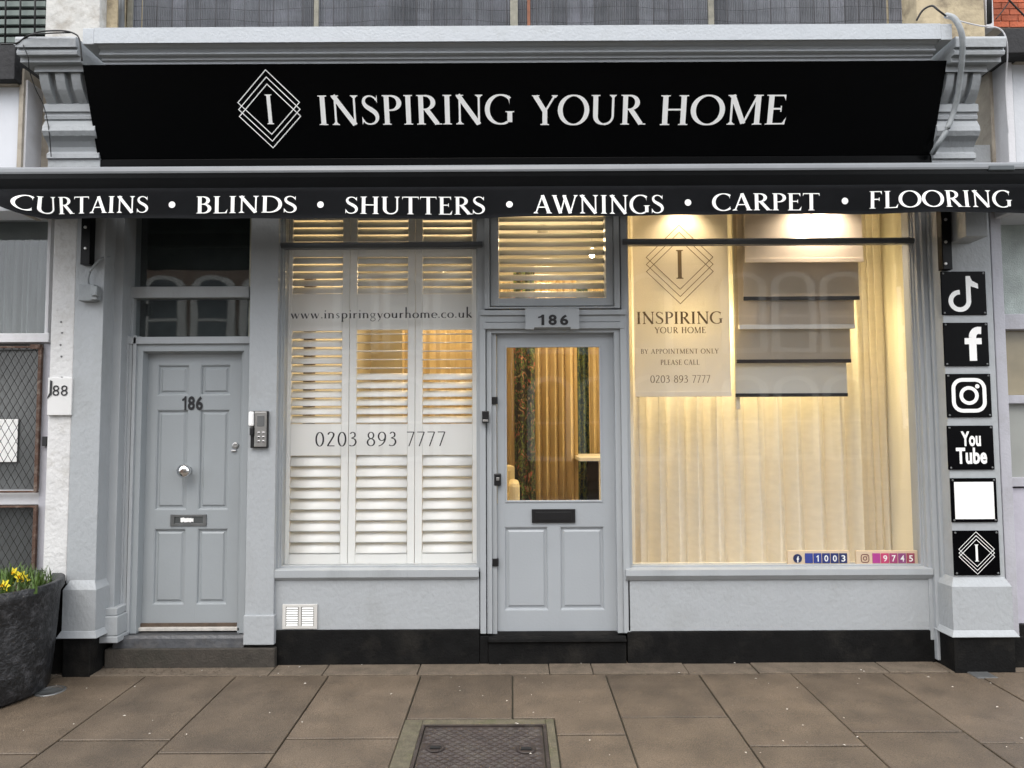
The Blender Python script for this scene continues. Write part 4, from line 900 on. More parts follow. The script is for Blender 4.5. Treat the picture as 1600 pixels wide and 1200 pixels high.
# ================================================================== INTERIOR
ZC = 3.36; ZF = .17; XI0, XI1 = P(432, 600, .2).x, P(1452, 600, .1).x; YI = 3.6
MB().box(XI0-.2, XI1+.2, .17, YI, .0, ZF).build('floor', FLOORM, kind='structure')
MB().box(XI0-.2, XI1+.2, .17, YI, ZC, ZC+.08).build('ceiling', CEILM, kind='structure')
MB().box(XI0-.2, XI1+.2, YI, YI+.1, .0, ZC).build('back_wall', CREAM, kind='structure')
MB().box(XI0-.12, XI0-.02, .171, YI, ZF, ZC).build('left_room_wall', CREAM, kind='structure')
MB().box(XI1+.02, XI1+.12, .171, YI, ZF, ZC).build('right_room_wall', CREAM, kind='structure')
# window boards and head infill
MB().box(P(433, 600, .17).x, P(752, 600, .17).x, .12, .17, -.03, LZ0, 0).build('dwarf_wall', CREAM, shop)
MB().box(P(981, 600, .17).x, P(1440, 600, .17).x, .151, .17, -.03, RZ0, 0).build('dwarf_wall', CREAM, shop)
MB().box(P(981, 600, .17).x, P(1440, 600, .17).x, .171, .85, RZ0-.30, RZ0-.26, 0).build('window_board', WHDESK, shop)
MB().box(XI0-.2, XI1+.2, .125, .17, P(800, 292, .1).z+.04, ZC+.08).build('head_infill', CREAM, shop)
# ---- shutters
def louvre_mesh(w, depth=.058, th=.0085):
    b = MB(); pts = [(math.cos(R_(a))*depth/2, math.sin(R_(a))*th/2) for a in range(0, 360, 36)]; b.prof(pts, -w/2, w/2, sm=True); return b.mesh('louvre')
YSH = .13
def shutter(px0, px1, lx0, lx1, secs, ytop, ybot, lab, Y=YSH, grp='plantation shutters in the left window'):
    X0, X1, Z0, Z1 = RX(px0, ytop, px1, ybot, Y); A0, A1, _, _ = RX(lx0, ytop, lx1, ybot, Y)
    s = empty('window_shutter', ((X0+X1)/2, Y, Z0), lab, 'shutter', grp)
    b = MB(); b.box(X0+.001, A0, Y, Y+.03, Z0, Z1, .003); b.build('stile', SHUT, s)
    b = MB(); b.box(A1, X1-.001, Y, Y+.03, Z0, Z1, .003); b.build('stile', SHUT, s)
    ys_ = [ytop]
    for (a, c, *_r) in secs: ys_ += [a, c]
    ys_.append(ybot); xm = (px0+px1)/2
    for i in range(0, len(ys_), 2):
        if ys_[i+1]-ys_[i] < 2: continue
        b = MB(); b.box(A0+.0005, A1-.0005, Y+.001, Y+.029, P(xm, ys_[i+1], Y).z, P(xm, ys_[i], Y).z, .003); b.build('rail', SHUT, s)
    me = louvre_mesh(A1-A0-.004); me.materials.append(SHUT); me2 = {}
    for (a, c, n, ang, *ex) in secs:
        za, zc = P(xm, a, Y).z, P(xm, c, Y).z; pitch = (za-zc)/n
        key = round(pitch, 3)
        if key not in me2: me2[key] = louvre_mesh(A1-A0-.004, pitch*1.12); me2[key].materials.append(SHUT)
        for k in range(n):
            o = obj('louvre', me2[key], None, s, loc=((A0+A1)/2, Y+.014, za-pitch*(k+.5))); g = ang if not ex or k >= ex[0] else ex[1]
            o.rotation_euler.x = R_(g+random.uniform(-1.2, 1.2))
    return s
# angle: 0 flat, positive = street edge lower
S1 = (300, 378, 7, 58); S2 = (401, 459, 5, 60)
shutter(441, 545.4, 455, 534, (S1, S2, (517, 662, 11, 54), (712, 865, 9, 66)), 290, 884, 'left of three white shutter panels, louvres half closed above')
shutter(545.6, 648.4, 557, 637, (S1, S2, (515, 662, 11, 46, 5, 6), (711, 865, 9, 66)), 290, 884, 'middle of three white shutter panels, some louvres open onto the room')
shutter(648.6, 747, 660, 738, (S1, S2, (515, 662, 11, 44, 5, 6), (711, 864, 9, 66)), 290, 884, 'right of three white shutter panels, open louvres glowing gold')
shutter(771, 952, 779.5, 945.5, ((296, 466, 13, 50),), 284, 470, 'wide white louvred shutter behind the transom above the shop door', .12, 'shutter above the shop door')
# ---- hanging cloth
def cloth(name, x0, x1, zt, zb, Y, folds, amp, m_, lab, cat='curtain', group=None, irregular=.3, seed=1, flare=.2):
    rnd = random.Random(seed); b = MB(); n = int(folds*10); g = []; ph = 0; phs = []
    for i in range(n+1):
        phs.append(ph); ph += 2*math.pi*folds/n*(1+rnd.uniform(-irregular, irregular))
    for i in range(n+1):
        row = []
        for j in range(9):
            t = j/8; u = i/n; a = amp*(.75+flare*t)
            row.append(b.bm.verts.new((x0+(x1-x0)*u+math.sin(phs[i]*2+t)*amp*.12, Y+a*math.sin(phs[i]+.25*math.sin(t*2.2+i*.02)), zt+(zb-zt)*t)))
        g.append(row)
    for i in range(n):
        for j in range(8): f = b.bm.faces.new((g[i][j], g[i+1][j], g[i+1][j+1], g[i][j+1])); f.smooth = True
    return b.build(name, m_, label=lab, cat=cat, group=group)
zfl = RZ0
cloth('sheer_curtain', P(972, 600, .66).x, P(1338, 600, .66).x, 3.3, RZ0-.25, .66, 12, .070, SHEER, 'long sheer cream curtain hanging behind the blinds in the right window', seed=4)
cloth('side_curtain', P(1330, 600, .70).x, XI1+.02, 3.3, RZ0-.25, .70, 5.5, .025, SHEER, 'paler flat cream curtain at the right end of the right window', seed=9, irregular=.5)
# ---- roller blinds
def blind(x0, x1, ybot, Y, m_, barm, lab, bh=6, ytop=300, group='roller blinds in the right window'):
    X0, X1, Z0, Z1 = RX(x0, ytop, x1, ybot, Y); k = (Y-CAM.y)/F
    o = empty('roller_blind', ((X0+X1)/2, Y, Z0), lab, 'blind', group)
    b = MB(); b.box(X0, X1, Y, Y+.002, Z0+bh*k*.8, Z1+.1); b.build('fabric', m_, o)
    b = MB(); b.box(X0-.001, X1+.001, Y-.007, Y+.008, Z0, Z0+bh*k, .002); b.build('bottom_bar', barm, o)
    b = MB(); b.tube([(X0-.01, Y+.01, Z1+.12), (X1+.01, Y+.01, Z1+.12)], .02, 12); b.build('roller', WHITE, o)
    return o
YB = .30
bo = blind(990, 1139, 620, YB, BLCR, BLCR, 'cream banner blind printed with the shop emblem and phone number', 8)
b = MB(); YT = YB-.0012
textl(bo, INK, 'INSPIRING', 994, 1130, 506, 487, YT, .02)
for t_, a, c, yb, yt, tr_ in (('YOUR HOME', 1023, 1103, 520.5, 511, .06), ('BY APPOINTMENT ONLY', 1001, 1123, 552.5, 545, .08), ('PLEASE CALL', 1032, 1093, 570, 562, .08), ('0203 893 7777', 1016, 1110, 598, 586, .05)):
    textp(b, t_, a, c, yb, yt, YT, tr_)
b.build('small_lettering', INK, bo, kind='stuff')
b = MB(); c0 = P(1062, 413, YT); k = (YT-CAM.y)/F; emblem(b, lambda u, v: (u, YT, v), c0.x, c0.z, 53.5*k, 52*k, 11.5*k, .004, 46*k); b.build('diamond_emblem', INK, bo)
BAR_B = PLBLK
blind(1163, 1347, 410, .27, BLPK, BLPK, 'short blush roller blind, nearest and uppermost of the staggered set', 7)
blind(1160, 1340, 469, .31, BLTP, BAR_B, 'taupe roller blind with a black bar, second of the staggered set', 6)
blind(1152, 1332, 514, .35, BLPK, WHITE, 'blush roller blind with a pale bar, third of the staggered set', 7)
blind(1148, 1325, 567, .39, BLTP, BAR_B, 'taupe roller blind with a black bar, fourth of the staggered set', 5.5)
blind(1146, 1319, 620, .43, BLGY, BAR_B, 'pale grey roller blind with a black bar, lowest of the staggered set', 5.5)
# the blinds' own narrow side posts
for x, lab in ((982, 'narrow cream blind chain post left of the banner blind'), (1146, 'narrow cream post between the banner blind and the staggered blinds')):
    b = MB(); b.bp(x, 318, x+7, 640 if x > 1000 else 884, .46, .48, .002); b.build('display_post', CREAM, label=lab, cat='post')
# ---- follower counters
def counter(x0, x1, lab, tiles, digits, tm, icon):
    Y = .075; X0, X1, Z0, Z1 = RX(x0, 860.5, x1, 884, Y)
    o = empty('counter_board', ((X0+X1)/2, Y, Z0), lab, 'counter', 'small number counters in the right window')
    b = MB(); b.box(X0, X1, Y, Y+.02, Z0, Z1, .002); b.build('case', mat('counter_case', (.66,.52,.36), .5, .05), o)
    for i in range(5):
        a = tiles+i*13.4; t = MB(); t.bp(a, 864.5, a+12.2, 880, Y-.004, Y, .001); ti = t.build('digit_tile', tm[i], o)
        if i: d = MB(); sansp(d, digits[i-1], a+(4 if digits[i-1] == '1' else 3.2), 867.5, a+(8 if digits[i-1] == '1' else 9.4), 877.5, Y-.0052, .015); d.build('digit', WHITE, ti)
    q = P(icon, 872.5, Y); 
    if tiles < 1300:
        d = MB(); d.lathe([(.029, 0), (.029, -.004), (.028, -.0045)], (q.x, Y, q.z), 'Y', 24); io = d.build('icon', mat('navy_print', (.01,.02,.09), .4), o)
        d = MB(); place(d, stk([(.5, 0), (.5, .6)]+arc(.68, .6, .18, .22, 180, 95, 6), .2)+[[(.3, .42), (.75, .42), (.75, .58), (.3, .58)]], q.x-.018, q.x+.018, q.z-.026, q.z+.020, Y-.0056); d.build('letter_mark', WHITE, io)
    else:
        d = MB(); s = .058; place(d, stk(rr(.06, .06, .94, .94, .25)+[rr(.06, .06, .94, .94, .25)[0]], .1)+stk(arc(.5, .5, .2, .2, 0, 360, 20), .1)+[arc(.74, .76, .06, .06, 0, 315, 7)], q.x-s/2, q.x+s/2, q.z-s/2, q.z+s/2, Y-.001); d.build('icon', mat('maroon_print', (.14,.02,.03), .4), o)
BL = [mat('blue_tile_%d' % i, c, .4, .02) for i, c in enumerate(((.03,.05,.28), (.02,.04,.24), (.015,.03,.18), (.012,.025,.14), (.01,.02,.11)))]
PK = [mat('pink_tile_%d' % i, c, .4, .02) for i, c in enumerate(((.42,.04,.26), (.55,.05,.16), (.38,.05,.17), (.28,.06,.20), (.33,.05,.10)))]
counter(1231, 1328, 'blue number counter reading 1003 at the foot of the right window', 1258, '1003', BL, 1246)
counter(1338, 1437, 'pink number counter reading 9745 at the foot of the right window', 1363.5, '9745', PK, 1351.5)
# ---- behind the door glass
def pc(name, x0, x1, Y, folds, amp, m_, lab, seed=1, zt=2.9, zb=ZF+.02): return cloth(name, P(x0, 600, Y).x, P(x1, 600, Y).x, zt, zb, Y, folds, amp, m_, lab, seed=seed)
pc('floral_curtain', 803, 836, 1.5, 2.2, .03, FLOR, 'narrow dark floral curtain just inside the shop door', 3)
pc('gold_curtain', 833, 901, 1.7, 5.5, .055, GOLD, 'wide gold curtain at the middle of the door glass', 5)
pc('leafy_curtain', 897, 923, 2.3, 3, .03, FLGR, 'blue green leafy curtain seen through the door glass', 6)
pc('gold_curtain', 920, 948, 2.25, 3, .03, GOLD, 'narrow gold curtain at the right edge of the door glass', 8)
pc('gold_curtain', 778, 806, 2.0, 2.5, .03, GOLD, 'gold curtain behind the dark floral one at the left of the door glass', 11)
pc('gold_curtain', 628, 770, 2.6, 9, .03, GOLD, 'gold curtain glimpsed through the open shutter louvres', 12)
# desk
dk = empty('desk', (P(925, 720, 1.6).x, 1.7, ZF), 'white desk with dark things under it, seen through the door glass', 'desk')
z_ = P(930, 714, 1.35).z; xa, xb = P(898, 705, 1.7).x, P(990, 705, 1.7).x
b = MB(); b.box(xa, xb, 1.25, 2.1, z_-.03, z_, .003); b.build('desk_top', WHDESK, dk)
xl = P(935, 740, 1.28).x; b = MB(); b.box(xl+.005, xl+.025, 1.27, 1.30, ZF, z_-.031, .002); b.build('leg', WHDESK, dk)
b = MB(); b.box(xa+.02, xa+.05, 2.03, 2.07, ZF, z_-.031, .002); b.build('leg', WHDESK, dk)
b = MB(); b.box(xa+.12, xb-.1, 1.8, 1.82, ZF+.3, z_-.031, .002); b.build('back_panel', HOLE, dk)
b = MB()
for k in range(5):
    xx = xa-.01+.06*k; b.box(xx, xx+.05, 1.45+.05*(k % 2), 1.6, ZF, ZF+.42+.08*((k*7) % 3), .01)
b.build('fabric_sample_rolls', FLOR, label='dark patterned fabric rolls standing under the white desk', cat='fabric rolls')
# armchair
ch = empty('armchair', (P(790, 770, 1.25).x, 1.35, ZF), 'cream upholstered armchair at the left of the door glass', 'armchair')
xr = P(806, 740, 1.25).x
b = MB(); b.box(xr-.55, xr, 1.62, 1.76, ZF+.12, P(800, 727, 1.6).z, .05); b.build('backrest', CHAIRM, ch)
b = MB(); b.box(xr-.56, xr-.02, 1.15, 1.61, ZF+.12, P(800, 775, 1.25).z, .04); b.build('seat', CHAIRM, ch)
b = MB(); b.box(xr-.06, xr+.03, 1.12, 1.66, ZF+.12, P(810, 753, 1.2).z, .035); b.build('armrest', CHAIRM, ch)
b = MB(); b.box(xr-.64, xr-.565, 1.12, 1.66, ZF+.12, P(810, 753, 1.2).z, .035); b.build('armrest', CHAIRM, ch)
b = MB()
for sx in (xr-.55, xr-.06):
    for sy in (1.18, 1.68): b.box(sx, sx+.03, sy, sy+.03, ZF, ZF+.13)
b.build('leg_frame', WOODB, ch)
# things behind left shutter column
b = MB(); b.box(P(462, 560, .8).x, P(482, 560, .8).x, .9, 1.0, ZF, 2.75, .005); b.build('sample_stand', WOODB, label='dark stand of fabric samples behind the left shutter panel', cat='stand')
# ---- lamps
WARM = (1.0, .74, .42)
def lamp(kind, loc, e, lab, size=.08, spot=None, aim=None, col=WARM, blend=.5):
    o = empty('lamp_or_fill', loc, lab, 'lamp', 'warm ceiling lamps in the shop')
    b = MB(); b.lathe([(.045, .10), (.048, .02), (.044, .015), (.042, .03)], loc, n=16); b.build('lamp_housing', STEEL, o)
    b = MB(); b.lathe([(.03, .035), (.034, .03), (.02, .022)], loc, n=14); b.build('lamp_bulb', emis('warm_bulb', (1, .8, .5), 12), o)
    l = bpy.data.lights.new('warm_light', kind); l.energy = e; l.color = col
    if kind == 'SPOT': l.spot_size = spot; l.spot_blend = blend; l.shadow_soft_size = size
    else: l.shadow_soft_size = size
    lo = bpy.data.objects.new('warm_light', l); COL.objects.link(lo); lo.location = Vector(loc)+Vector((0, 0, -.01))
    if aim is not None: lo.rotation_euler = (Vector(aim)-Vector(loc)).to_track_quat('-Z', 'Y').to_euler()
    adopt(lo, o)
    return o
zl = ZC-.30
q = P(1275, 372, .27)
lamp('SPOT', (q.x, .175, P(1275, 300, .15).z), 34, 'spotlight shining down the blush blind in the right window', .015, R_(140), (q.x, .36, q.z-.45), (1, .82, .62), 1.0)
q = P(1065, 350, .3)
lamp('SPOT', (q.x, .17, P(1065, 300, .15).z), 11, 'spotlight shining down the banner blind', .03, R_(110), (q.x, .30, q.z-.5), (1, .76, .45), .8)
for i, (px, Y, e) in enumerate(((1060, 1.0, 20), (1200, 1.0, 22), (1380, 1.2, 3))):
    lamp('POINT', (P(px, 600, Y).x, Y, 2.28), e, ('left', 'middle', 'right')[i]+' lamp behind the sheer curtain of the right window', .06, col=(1, .80, .46))
for i, (px, e) in enumerate(((1062, 4.5), (1160, 3.5), (1262, 6.5))):  # added fill lights: backlight the blinds, streak the curtain below them
    lamp('POINT', (P(px, 600, .49).x, .49, 2.36), e, ('left', 'middle', 'right')[i]+' added fill light hidden between the blinds and the sheer curtain', .03, col=(1, .80, .40))
for i, (px, Y, e) in enumerate(((500, 1.6, 4), (690, 2.0, 16))):
    lamp('POINT', (P(px, 600, Y).x, Y, zl-.1), e, ('left', 'right')[i]+' ceiling lamp in the room behind the shutters', .06)
lamp('POINT', (P(850, 600, 1.0).x, 1.0, zl), 24, 'ceiling lamp just inside the shop door', .06)
# bulb visible through the transom louvres
q = P(925, 398, .9); pd = empty('pendant_lamp', (q.x, q.y, q.z), 'bright bare bulb showing between the transom louvres', 'lamp')
b = MB(); b.lathe([(.006, .04), (.010, .03), (.020, .010), (.021, 0), (.016, -.016), (.004, -.023)], q, n=16); b.build('bulb', emis('bright_bulb', (1, .85, .55), 60), pd)
b = MB(); b.lathe([(.016, .10), (.018, .05), (.012, .048)], q, n=12); b.tube([(q.x, q.y, q.z+.09), (q.x, q.y, ZC)], .003, 6); b.build('cord', STEEL, pd)

# ================================================================== SCREEN ABOVE THE CORNICE
YSc = -.02
sc_ = empty('balcony_screen', (0, YSc, 3.9), 'grey reed screening tied along the balcony rail above the cornice', 'screen')
x = 200; i = 0
zt, zb = P(800, -45, YSc).z, P(800, 50, YSc).z-.05
while x < 1428:
    wpx = random.uniform(21, 24.5); X0, X1 = P(x, 20, YSc).x, P(min(x+wpx-1.6, 1429), 20, YSc).x
    b = MB(); n = 8; a = []; c = []
    off = random.uniform(-.008, .008)
    for k in range(n*2+1):
        xx = X0+(X1-X0)*k/(n*2); yy = YSc+off+(.005 if k % 2 else 0); a.append(b.bm.verts.new((xx, yy, zb))); c.append(b.bm.verts.new((xx+random.uniform(-.002, .002), yy, zt)))
    for k in range(n*2): b.bm.faces.new((a[k], a[k+1], c[k+1], c[k]))
    b.build('reed_panel', REED, sc_); x += wpx
for px, w_, m_ in ((494, 7, POST), (803, 12, POST), (826, 5, mat('reddish_brick_post', (.22,.09,.05), .85, .3, 20)), (1111, 9, POST), (1421, 8, DGREYM), (203, 8, POST)):
    b = MB(); b.bp(px-w_/2, -50, px+w_/2, 50, YSc-.03, YSc-.012, .002); b.build('post', m_, sc_)
for yy in (13, 33):
    pts = []; ph = random.random()*6
    for k in range(40):
        px = 200+1228*k/39; pts.append(P(px, yy+2.5*math.sin(px*.017+ph)+1.5*math.sin(px*.05), YSc-.014))
    b = MB(); b.tube(pts, .0012, 5); b.build('tie_wire', WIRE, sc_)

# ================================================================== LEFT NEIGHBOUR
nl = empty('neighbouring_shop', (P(30, 600, 0).x, .1, 0), 'neighbouring shopfront on the left with white rendered pier and wire mesh screens', 'building')
def nf(name, x0, y0, x1, y1, Yf, Yb, m_, par=None, bev=.003, lab=None, P0=nl): return flat(name, x0, y0, x1, y1, Yf, Yb, m_, par or P0, bev, lab)
X0a = P(76, 600, -.175).x; X1a = P(113, 600, -.175).x-.001
b = MB(); b.box(X0a, X1a, -.172, .15, P(90, 908, -.17).z, P(90, 330, -.17).z, .006); b.build('white_pier', WSTUC, nl)
b = MB(); b.box(X0a, X1a, -.17, .15, -.03, P(90, 909, -.17).z, .004); b.build('black_plinth', BLACKP, nl)
pq = MB(); pq.bp(74, 590, 112, 649, -.192, -.172, .004); pq = pq.build('number_tablet', mat('tablet_white', (.66,.66,.65), .6, .04), nl)
for ch, x0, x1 in (('8', 82, 92.5), ('8', 95, 105.5)):
    b = MB(); sansp(b, ch, x0, 602, x1, 618.5, -.195, .0); b.build('house_number', BLKV, pq)
b = MB(); X0, X1, Z0, Z1 = RX(74, 594, 81, 623, -.196); w_ = X1-X0; h_ = Z1-Z0
b.poly([(X0+w_*.55, Z1), (X0+w_, Z1-h_*.05), (X0+w_*.95, Z0+h_*.22), (X0+w_*.6, Z0+h_*.16), (X0, Z0), (X0+w_*.25, Z0+h_*.2), (X0+w_*.5, Z0+h_*.32)][::-1], -.197, -.193); b.build('house_number', BLKV, pq)
for yy in (503, 520, 539, 590, 557):
    q = P(97+random.uniform(-3, 2), yy, -.173); b = MB(); b.lathe([(.007, 0), (.005, -.004)], q, 'Y', 7); b.build('old_screw', DGREYM, nl)
# frames
b = MB(); b.bp(62, 536, 76, 915, -.02, .15, .003); b.build('frame_post', LILAC, nl)
b = MB(); b.bp(-140, 521, 76, 535, -.05, .14, .003); b.build('sill', WPAINT, nl)
b = MB(); b.bp(73, 300, 78, 522, -.03, .14, .002); b.bp(-140, 330, 73, 338, -.0, .14, .002); b.build('window_frame', WPAINT, nl)
wn = MB(); wn.bp(-140, 338, 74, 521, .05, .056, 0); wn = wn.build('pane', GLASSD, nl)
cu = MB(); X0, X1 = P(-140, 400, .12).x, P(80, 400, .12).x; n = 60; g = []
for i in range(n+1):
    xx = X0+(X1-X0)*i/n; g.append([cu.bm.verts.new((xx, .12+.015*math.sin(i*1.9)+.01*math.sin(i*.7), z)) for z in (P(40, 376, .12).z+.006*math.sin(i*2.2), P(40, 530, .12).z)])
for i in range(n): cu.bm.faces.new((g[i][0], g[i+1][0], g[i+1][1], g[i][1]))
cu.build('net_curtain', DKCURT, nl)
nf('backing', -140, 300, 76, 1040, .16, .18, mat('pale_interior', (.25,.255,.25), .8, .2, 3))
nf('rail', -140, 767, 62, 789, -.01, .14, WPAINT)
nf('plinth_board', -140, 905, 76, 930, -.02, .14, BLACKP)
nf('lower_plinth', -140, 930, 88, 1050, -.03, .14, BLACKP)
nf('dark_glass', -140, 536, 62, 767, .06, .08, mat('dim_glass', (.10,.105,.105), .12, .3, 3))
nf('dark_glass', -140, 789, 62, 906, .06, .08, MATS['dim_glass'])
nf('paper_notice', -30, 655, 27, 722, .045, .05, WHITE)
def meshscreen(x0, y0, x1, y1, Y, lab):
    X0, X1, Z0, Z1 = RX(x0, y0, x1, y1, Y)
    b = MB(); b.ringw(X0, X1, Z0, Z1, .015, .013, .022, .013, Y-.012, Y+.01, .002); o = b.build('mesh_screen', RUST, nl, lab)
    b = MB(); p = .050; q_ = .088; X0 += .012; X1 -= .018; Z0 += .01; Z1 -= .01; n = int((X1-X0)/p)+1; r = int((Z1-Z0)/(q_/2))
    for k in range(n+1):
        for s in (0, 1):
            pts = []
            for j in range(r+1):
                dx = (p/2 if j % 2 else 0) if s == 0 else (p/2 if j % 2 else p); xx = min(X0+k*p+dx, X1); pts.append((xx, Y+(.001 if s else -.001), Z1-j*q_/2))
            if pts[0][0] < X1: b.tube(pts, .0021, 4, False)
    b.build('wire_mesh', MESHM, o)
meshscreen(-60, 541, 63, 770, -.04, 'upper diamond mesh screen in a rusty frame')
meshscreen(-60, 790, 57, 912, -.04, 'lower diamond mesh screen in a rusty frame')
b = MB(); b.bp(47, 538, 62, 545, -.06, -.03, .002); b.build('hinge', RUST, nl)
b = MB(); b.bp(65.5, 682, 73, 697, -.045, -.02, .002); b.build('black_bell', PLBLK, nl)
# upper left: fascia remains
nf('white_fascia', -140, 132, 27, 330, -.30, -.1, mat('fascia_white', (.60,.62,.66), .5, .05, 4, .2, 40))
nf('fascia_rail', -140, 124, 27, 132, -.34, -.12, BEIGE)
nf('fascia_strip', 27, 107, 34, 330, -.33, -.12, BEIGE); nf('fascia_strip', 34.5, 125, 40, 330, -.31, -.12, WPAINT); nf('fascia_strip', 40.5, 120, 47, 330, -.25, -.12, DGREYM)
nf('beige_pier', 47, 112, 82, 330, -.16, .1, BEIGE)
nf('black_flashing', -140, 70, 23, 124, -.40, -.1, mat('roof_felt', (.02,.02,.022), .8, .3, 20, 1, 40)); nf('dark_gap', 23, 75, 46, 112, -.14, .1, HOLE)
nf('head_board', -140, 290, 118, 331, -.02, .14, HOLE)
# window grille top left
gr = empty('window_grille', (P(30, 40, 0).x, -.05, 4), 'black bar grille over green slats at the top left corner', 'grille')
b = MB(); b.bp(-140, -60, 72, 66, .05, .08, 0); b.build('backing', HOLE, gr)
gm = mat('green_grey_slat', (.15,.185,.17), .6, .15, 9)
for y in range(-12, 68, 14):
    b = MB(); b.bp(-140, y, 71, y+8.5, .0, .02, .002); b.build('slat', gm, gr)
for x in (-60, -30, 8, 31, 54):
    b = MB(); b.tube([P(x+2, -60, -.03), P(x, 68, -.03)], .006, 8); b.build('bar', WIRE, gr)

# ================================================================== RIGHT NEIGHBOUR
nr = empty('neighbouring_shop', (P(1590, 600, 0).x, .1, 0), 'neighbouring shopfront on the right with pale lilac frames, cut by the photo edge', 'building')
def rf(name, x0, y0, x1, y1, Yf, Yb, m_, bev=.003, lab=None): return flat(name, x0, y0, x1, y1, Yf, Yb, m_, nr, bev, lab)
b = MB(); X0 = P(1560, 640, -.12).x; X1 = P(1577, 640, -.12).x; b.box(X0, X1, -.12, .15, .19, P(1560, 330, -.12).z, .004); b.build('frame_post', LILAC, nr)
b = MB(); b.box(X0, X1+.02, -.14, .15, -.03, .188, .004); b.build('post_base', BLACKP, nr)
rf('window_head', 1560, 330, 1760, 343, -.0, .14, mat('dark_head', (.03,.03,.03), .7))
rf('frosted_light', 1566, 343, 1760, 492, .05, .06, OLDGL)
rf('sill', 1568, 490, 1760, 514, -.03, .14, LILAC)
rf('lower_glass', 1570, 515, 1760, 617, .05, .06, mat('brown_glass', (.27,.23,.15), .25, .2, 5))
rf('rail', 1572, 617, 1760, 630, -.01, .14, LILAC)
rf('board_panel', 1574, 630, 1760, 746, .03, .06, mat('grey_green_board', (.30,.31,.29), .5, .1, 4))
rf('rail', 1576, 746, 1760, 760, -.02, .14, LILAC)
rf('panel_board', 1578, 762, 1760, 975, .0, .14, mat('carved_lilac', (.44,.43,.49), .5, .1, 5, 1.2, 14))
rf('plinth', 1580, 976, 1760, 1035, -.04, .14, BLACKP)
rf('white_fascia', 1586, 98, 1760, 330, -.26, .1, mat('fascia_white2', (.55,.57,.60), .5, .08, 6, .3, 40)); rf('fascia_frame', 1575, 88, 1586, 330, -.28, .1, WPAINT); rf('fascia_top', 1586.5, 84, 1760, 97, -.29, .1, BEIGE)
rf('beige_pier', 1550, 112, 1578, 330, -.16, .12, BEIGE)
rf('black_flashing', 1572, 44, 1760, 82, -.40, .1, MATS['roof_felt'])
rf('white_pier_edge', 1539, -60, 1551, 44, -.10, .3, WPAINT)
b = MB(); b.tube([P(1545, -60, -.20), P(1546, 36, -.20)], .015); b.build('black_downpipe', WIRE, nr)
rf('mortar_bed', 1551, -60, 1760, 44, -.048, .3, MORT)
bk_ = 0
for row in range(9):
    y1 = 42-row*9.6; xo = 1552-(13 if row % 2 else 0)
    while xo < 1700:
        a, c = max(xo, 1552), xo+25
        if c-a > 3 and y1 > -50: rf('brick', a, y1-8.6, c, y1, -.056, -.04, BRICK, .001)
        xo += 26.2
wire([(1556, 30, -.10), (1575, 5, -.10), (1585, -20, -.10)], .004, 'thin black wire crossing the red brickwork at the top right')
wire([(1568, -10, -.12), (1586, 10, -.12), (1610, 34, -.12)], .006, 'thick black wire running down the red brickwork at the top right corner')
b = MB(); b.bp(1560, 290, 1760, 331, -.02, .14, 0); b.build('head_board', HOLE, nr)

# ================================================================== PLANTER
pc_ = G(-95, 1080); PX = P(82, 912, -.49).x-.42; PY = -.49
PZ = gz(PY); HT = P(82, 912, PY).z-PZ
pn = empty('planter', (PX, PY, PZ), 'large round black weathered planter at the left edge of the pavement', 'planter')
b = MB(); b.lathe([(.335, 0), (.36, .02), (.375, HT*.3), (.39, HT*.6), (.40, HT*.88), (.42, HT*.93), (.42, HT), (.385, HT), (.375, HT-.05)], (PX, PY, PZ), n=48)
b.build('pot', POTM, pn)
b = MB(); b.lathe([(.376, -.01), (.376, .0), (.2, .03), (.02, .035)], (PX, PY, PZ+HT-.05), n=32); b.build('soil', SOIL, pn)
def blade(b, x, y, z, h, a, lean, w=.010):
    dx, dy = math.cos(a), math.sin(a); L = None
    for k in range(5):
        t = k/4; ww = w*(1-t**2*.9); p = Vector((x+dx*lean*t*t, y+dy*lean*t*t, z+h*t*(1-.25*t*lean/.1*.3))); s = Vector((-dy, dx, 0))*ww/2
        c = (b.bm.verts.new(p-s), b.bm.verts.new(p+s))
        if L: b.bm.faces.new((L[0], L[1], c[1], c[0]))
        L = c
b = MB()
for i in range(650):
    r = .36*math.sqrt(random.random()); a = random.random()*6.28
    blade(b, PX+r*math.cos(a), PY+r*math.sin(a), PZ+HT-.035, random.uniform(.03, .10), random.random()*6.28, random.uniform(.02, .07), random.uniform(.005, .012))
b.build('leafy_ground_cover', LEAF, kind='stuff', label='low green leaves filling the black planter', cat='leaves')
spots = [(7, 923), (14, 918), (32, 909), (38, 914), (22, 903), (50, 917), (4, 934), (60, 908)]
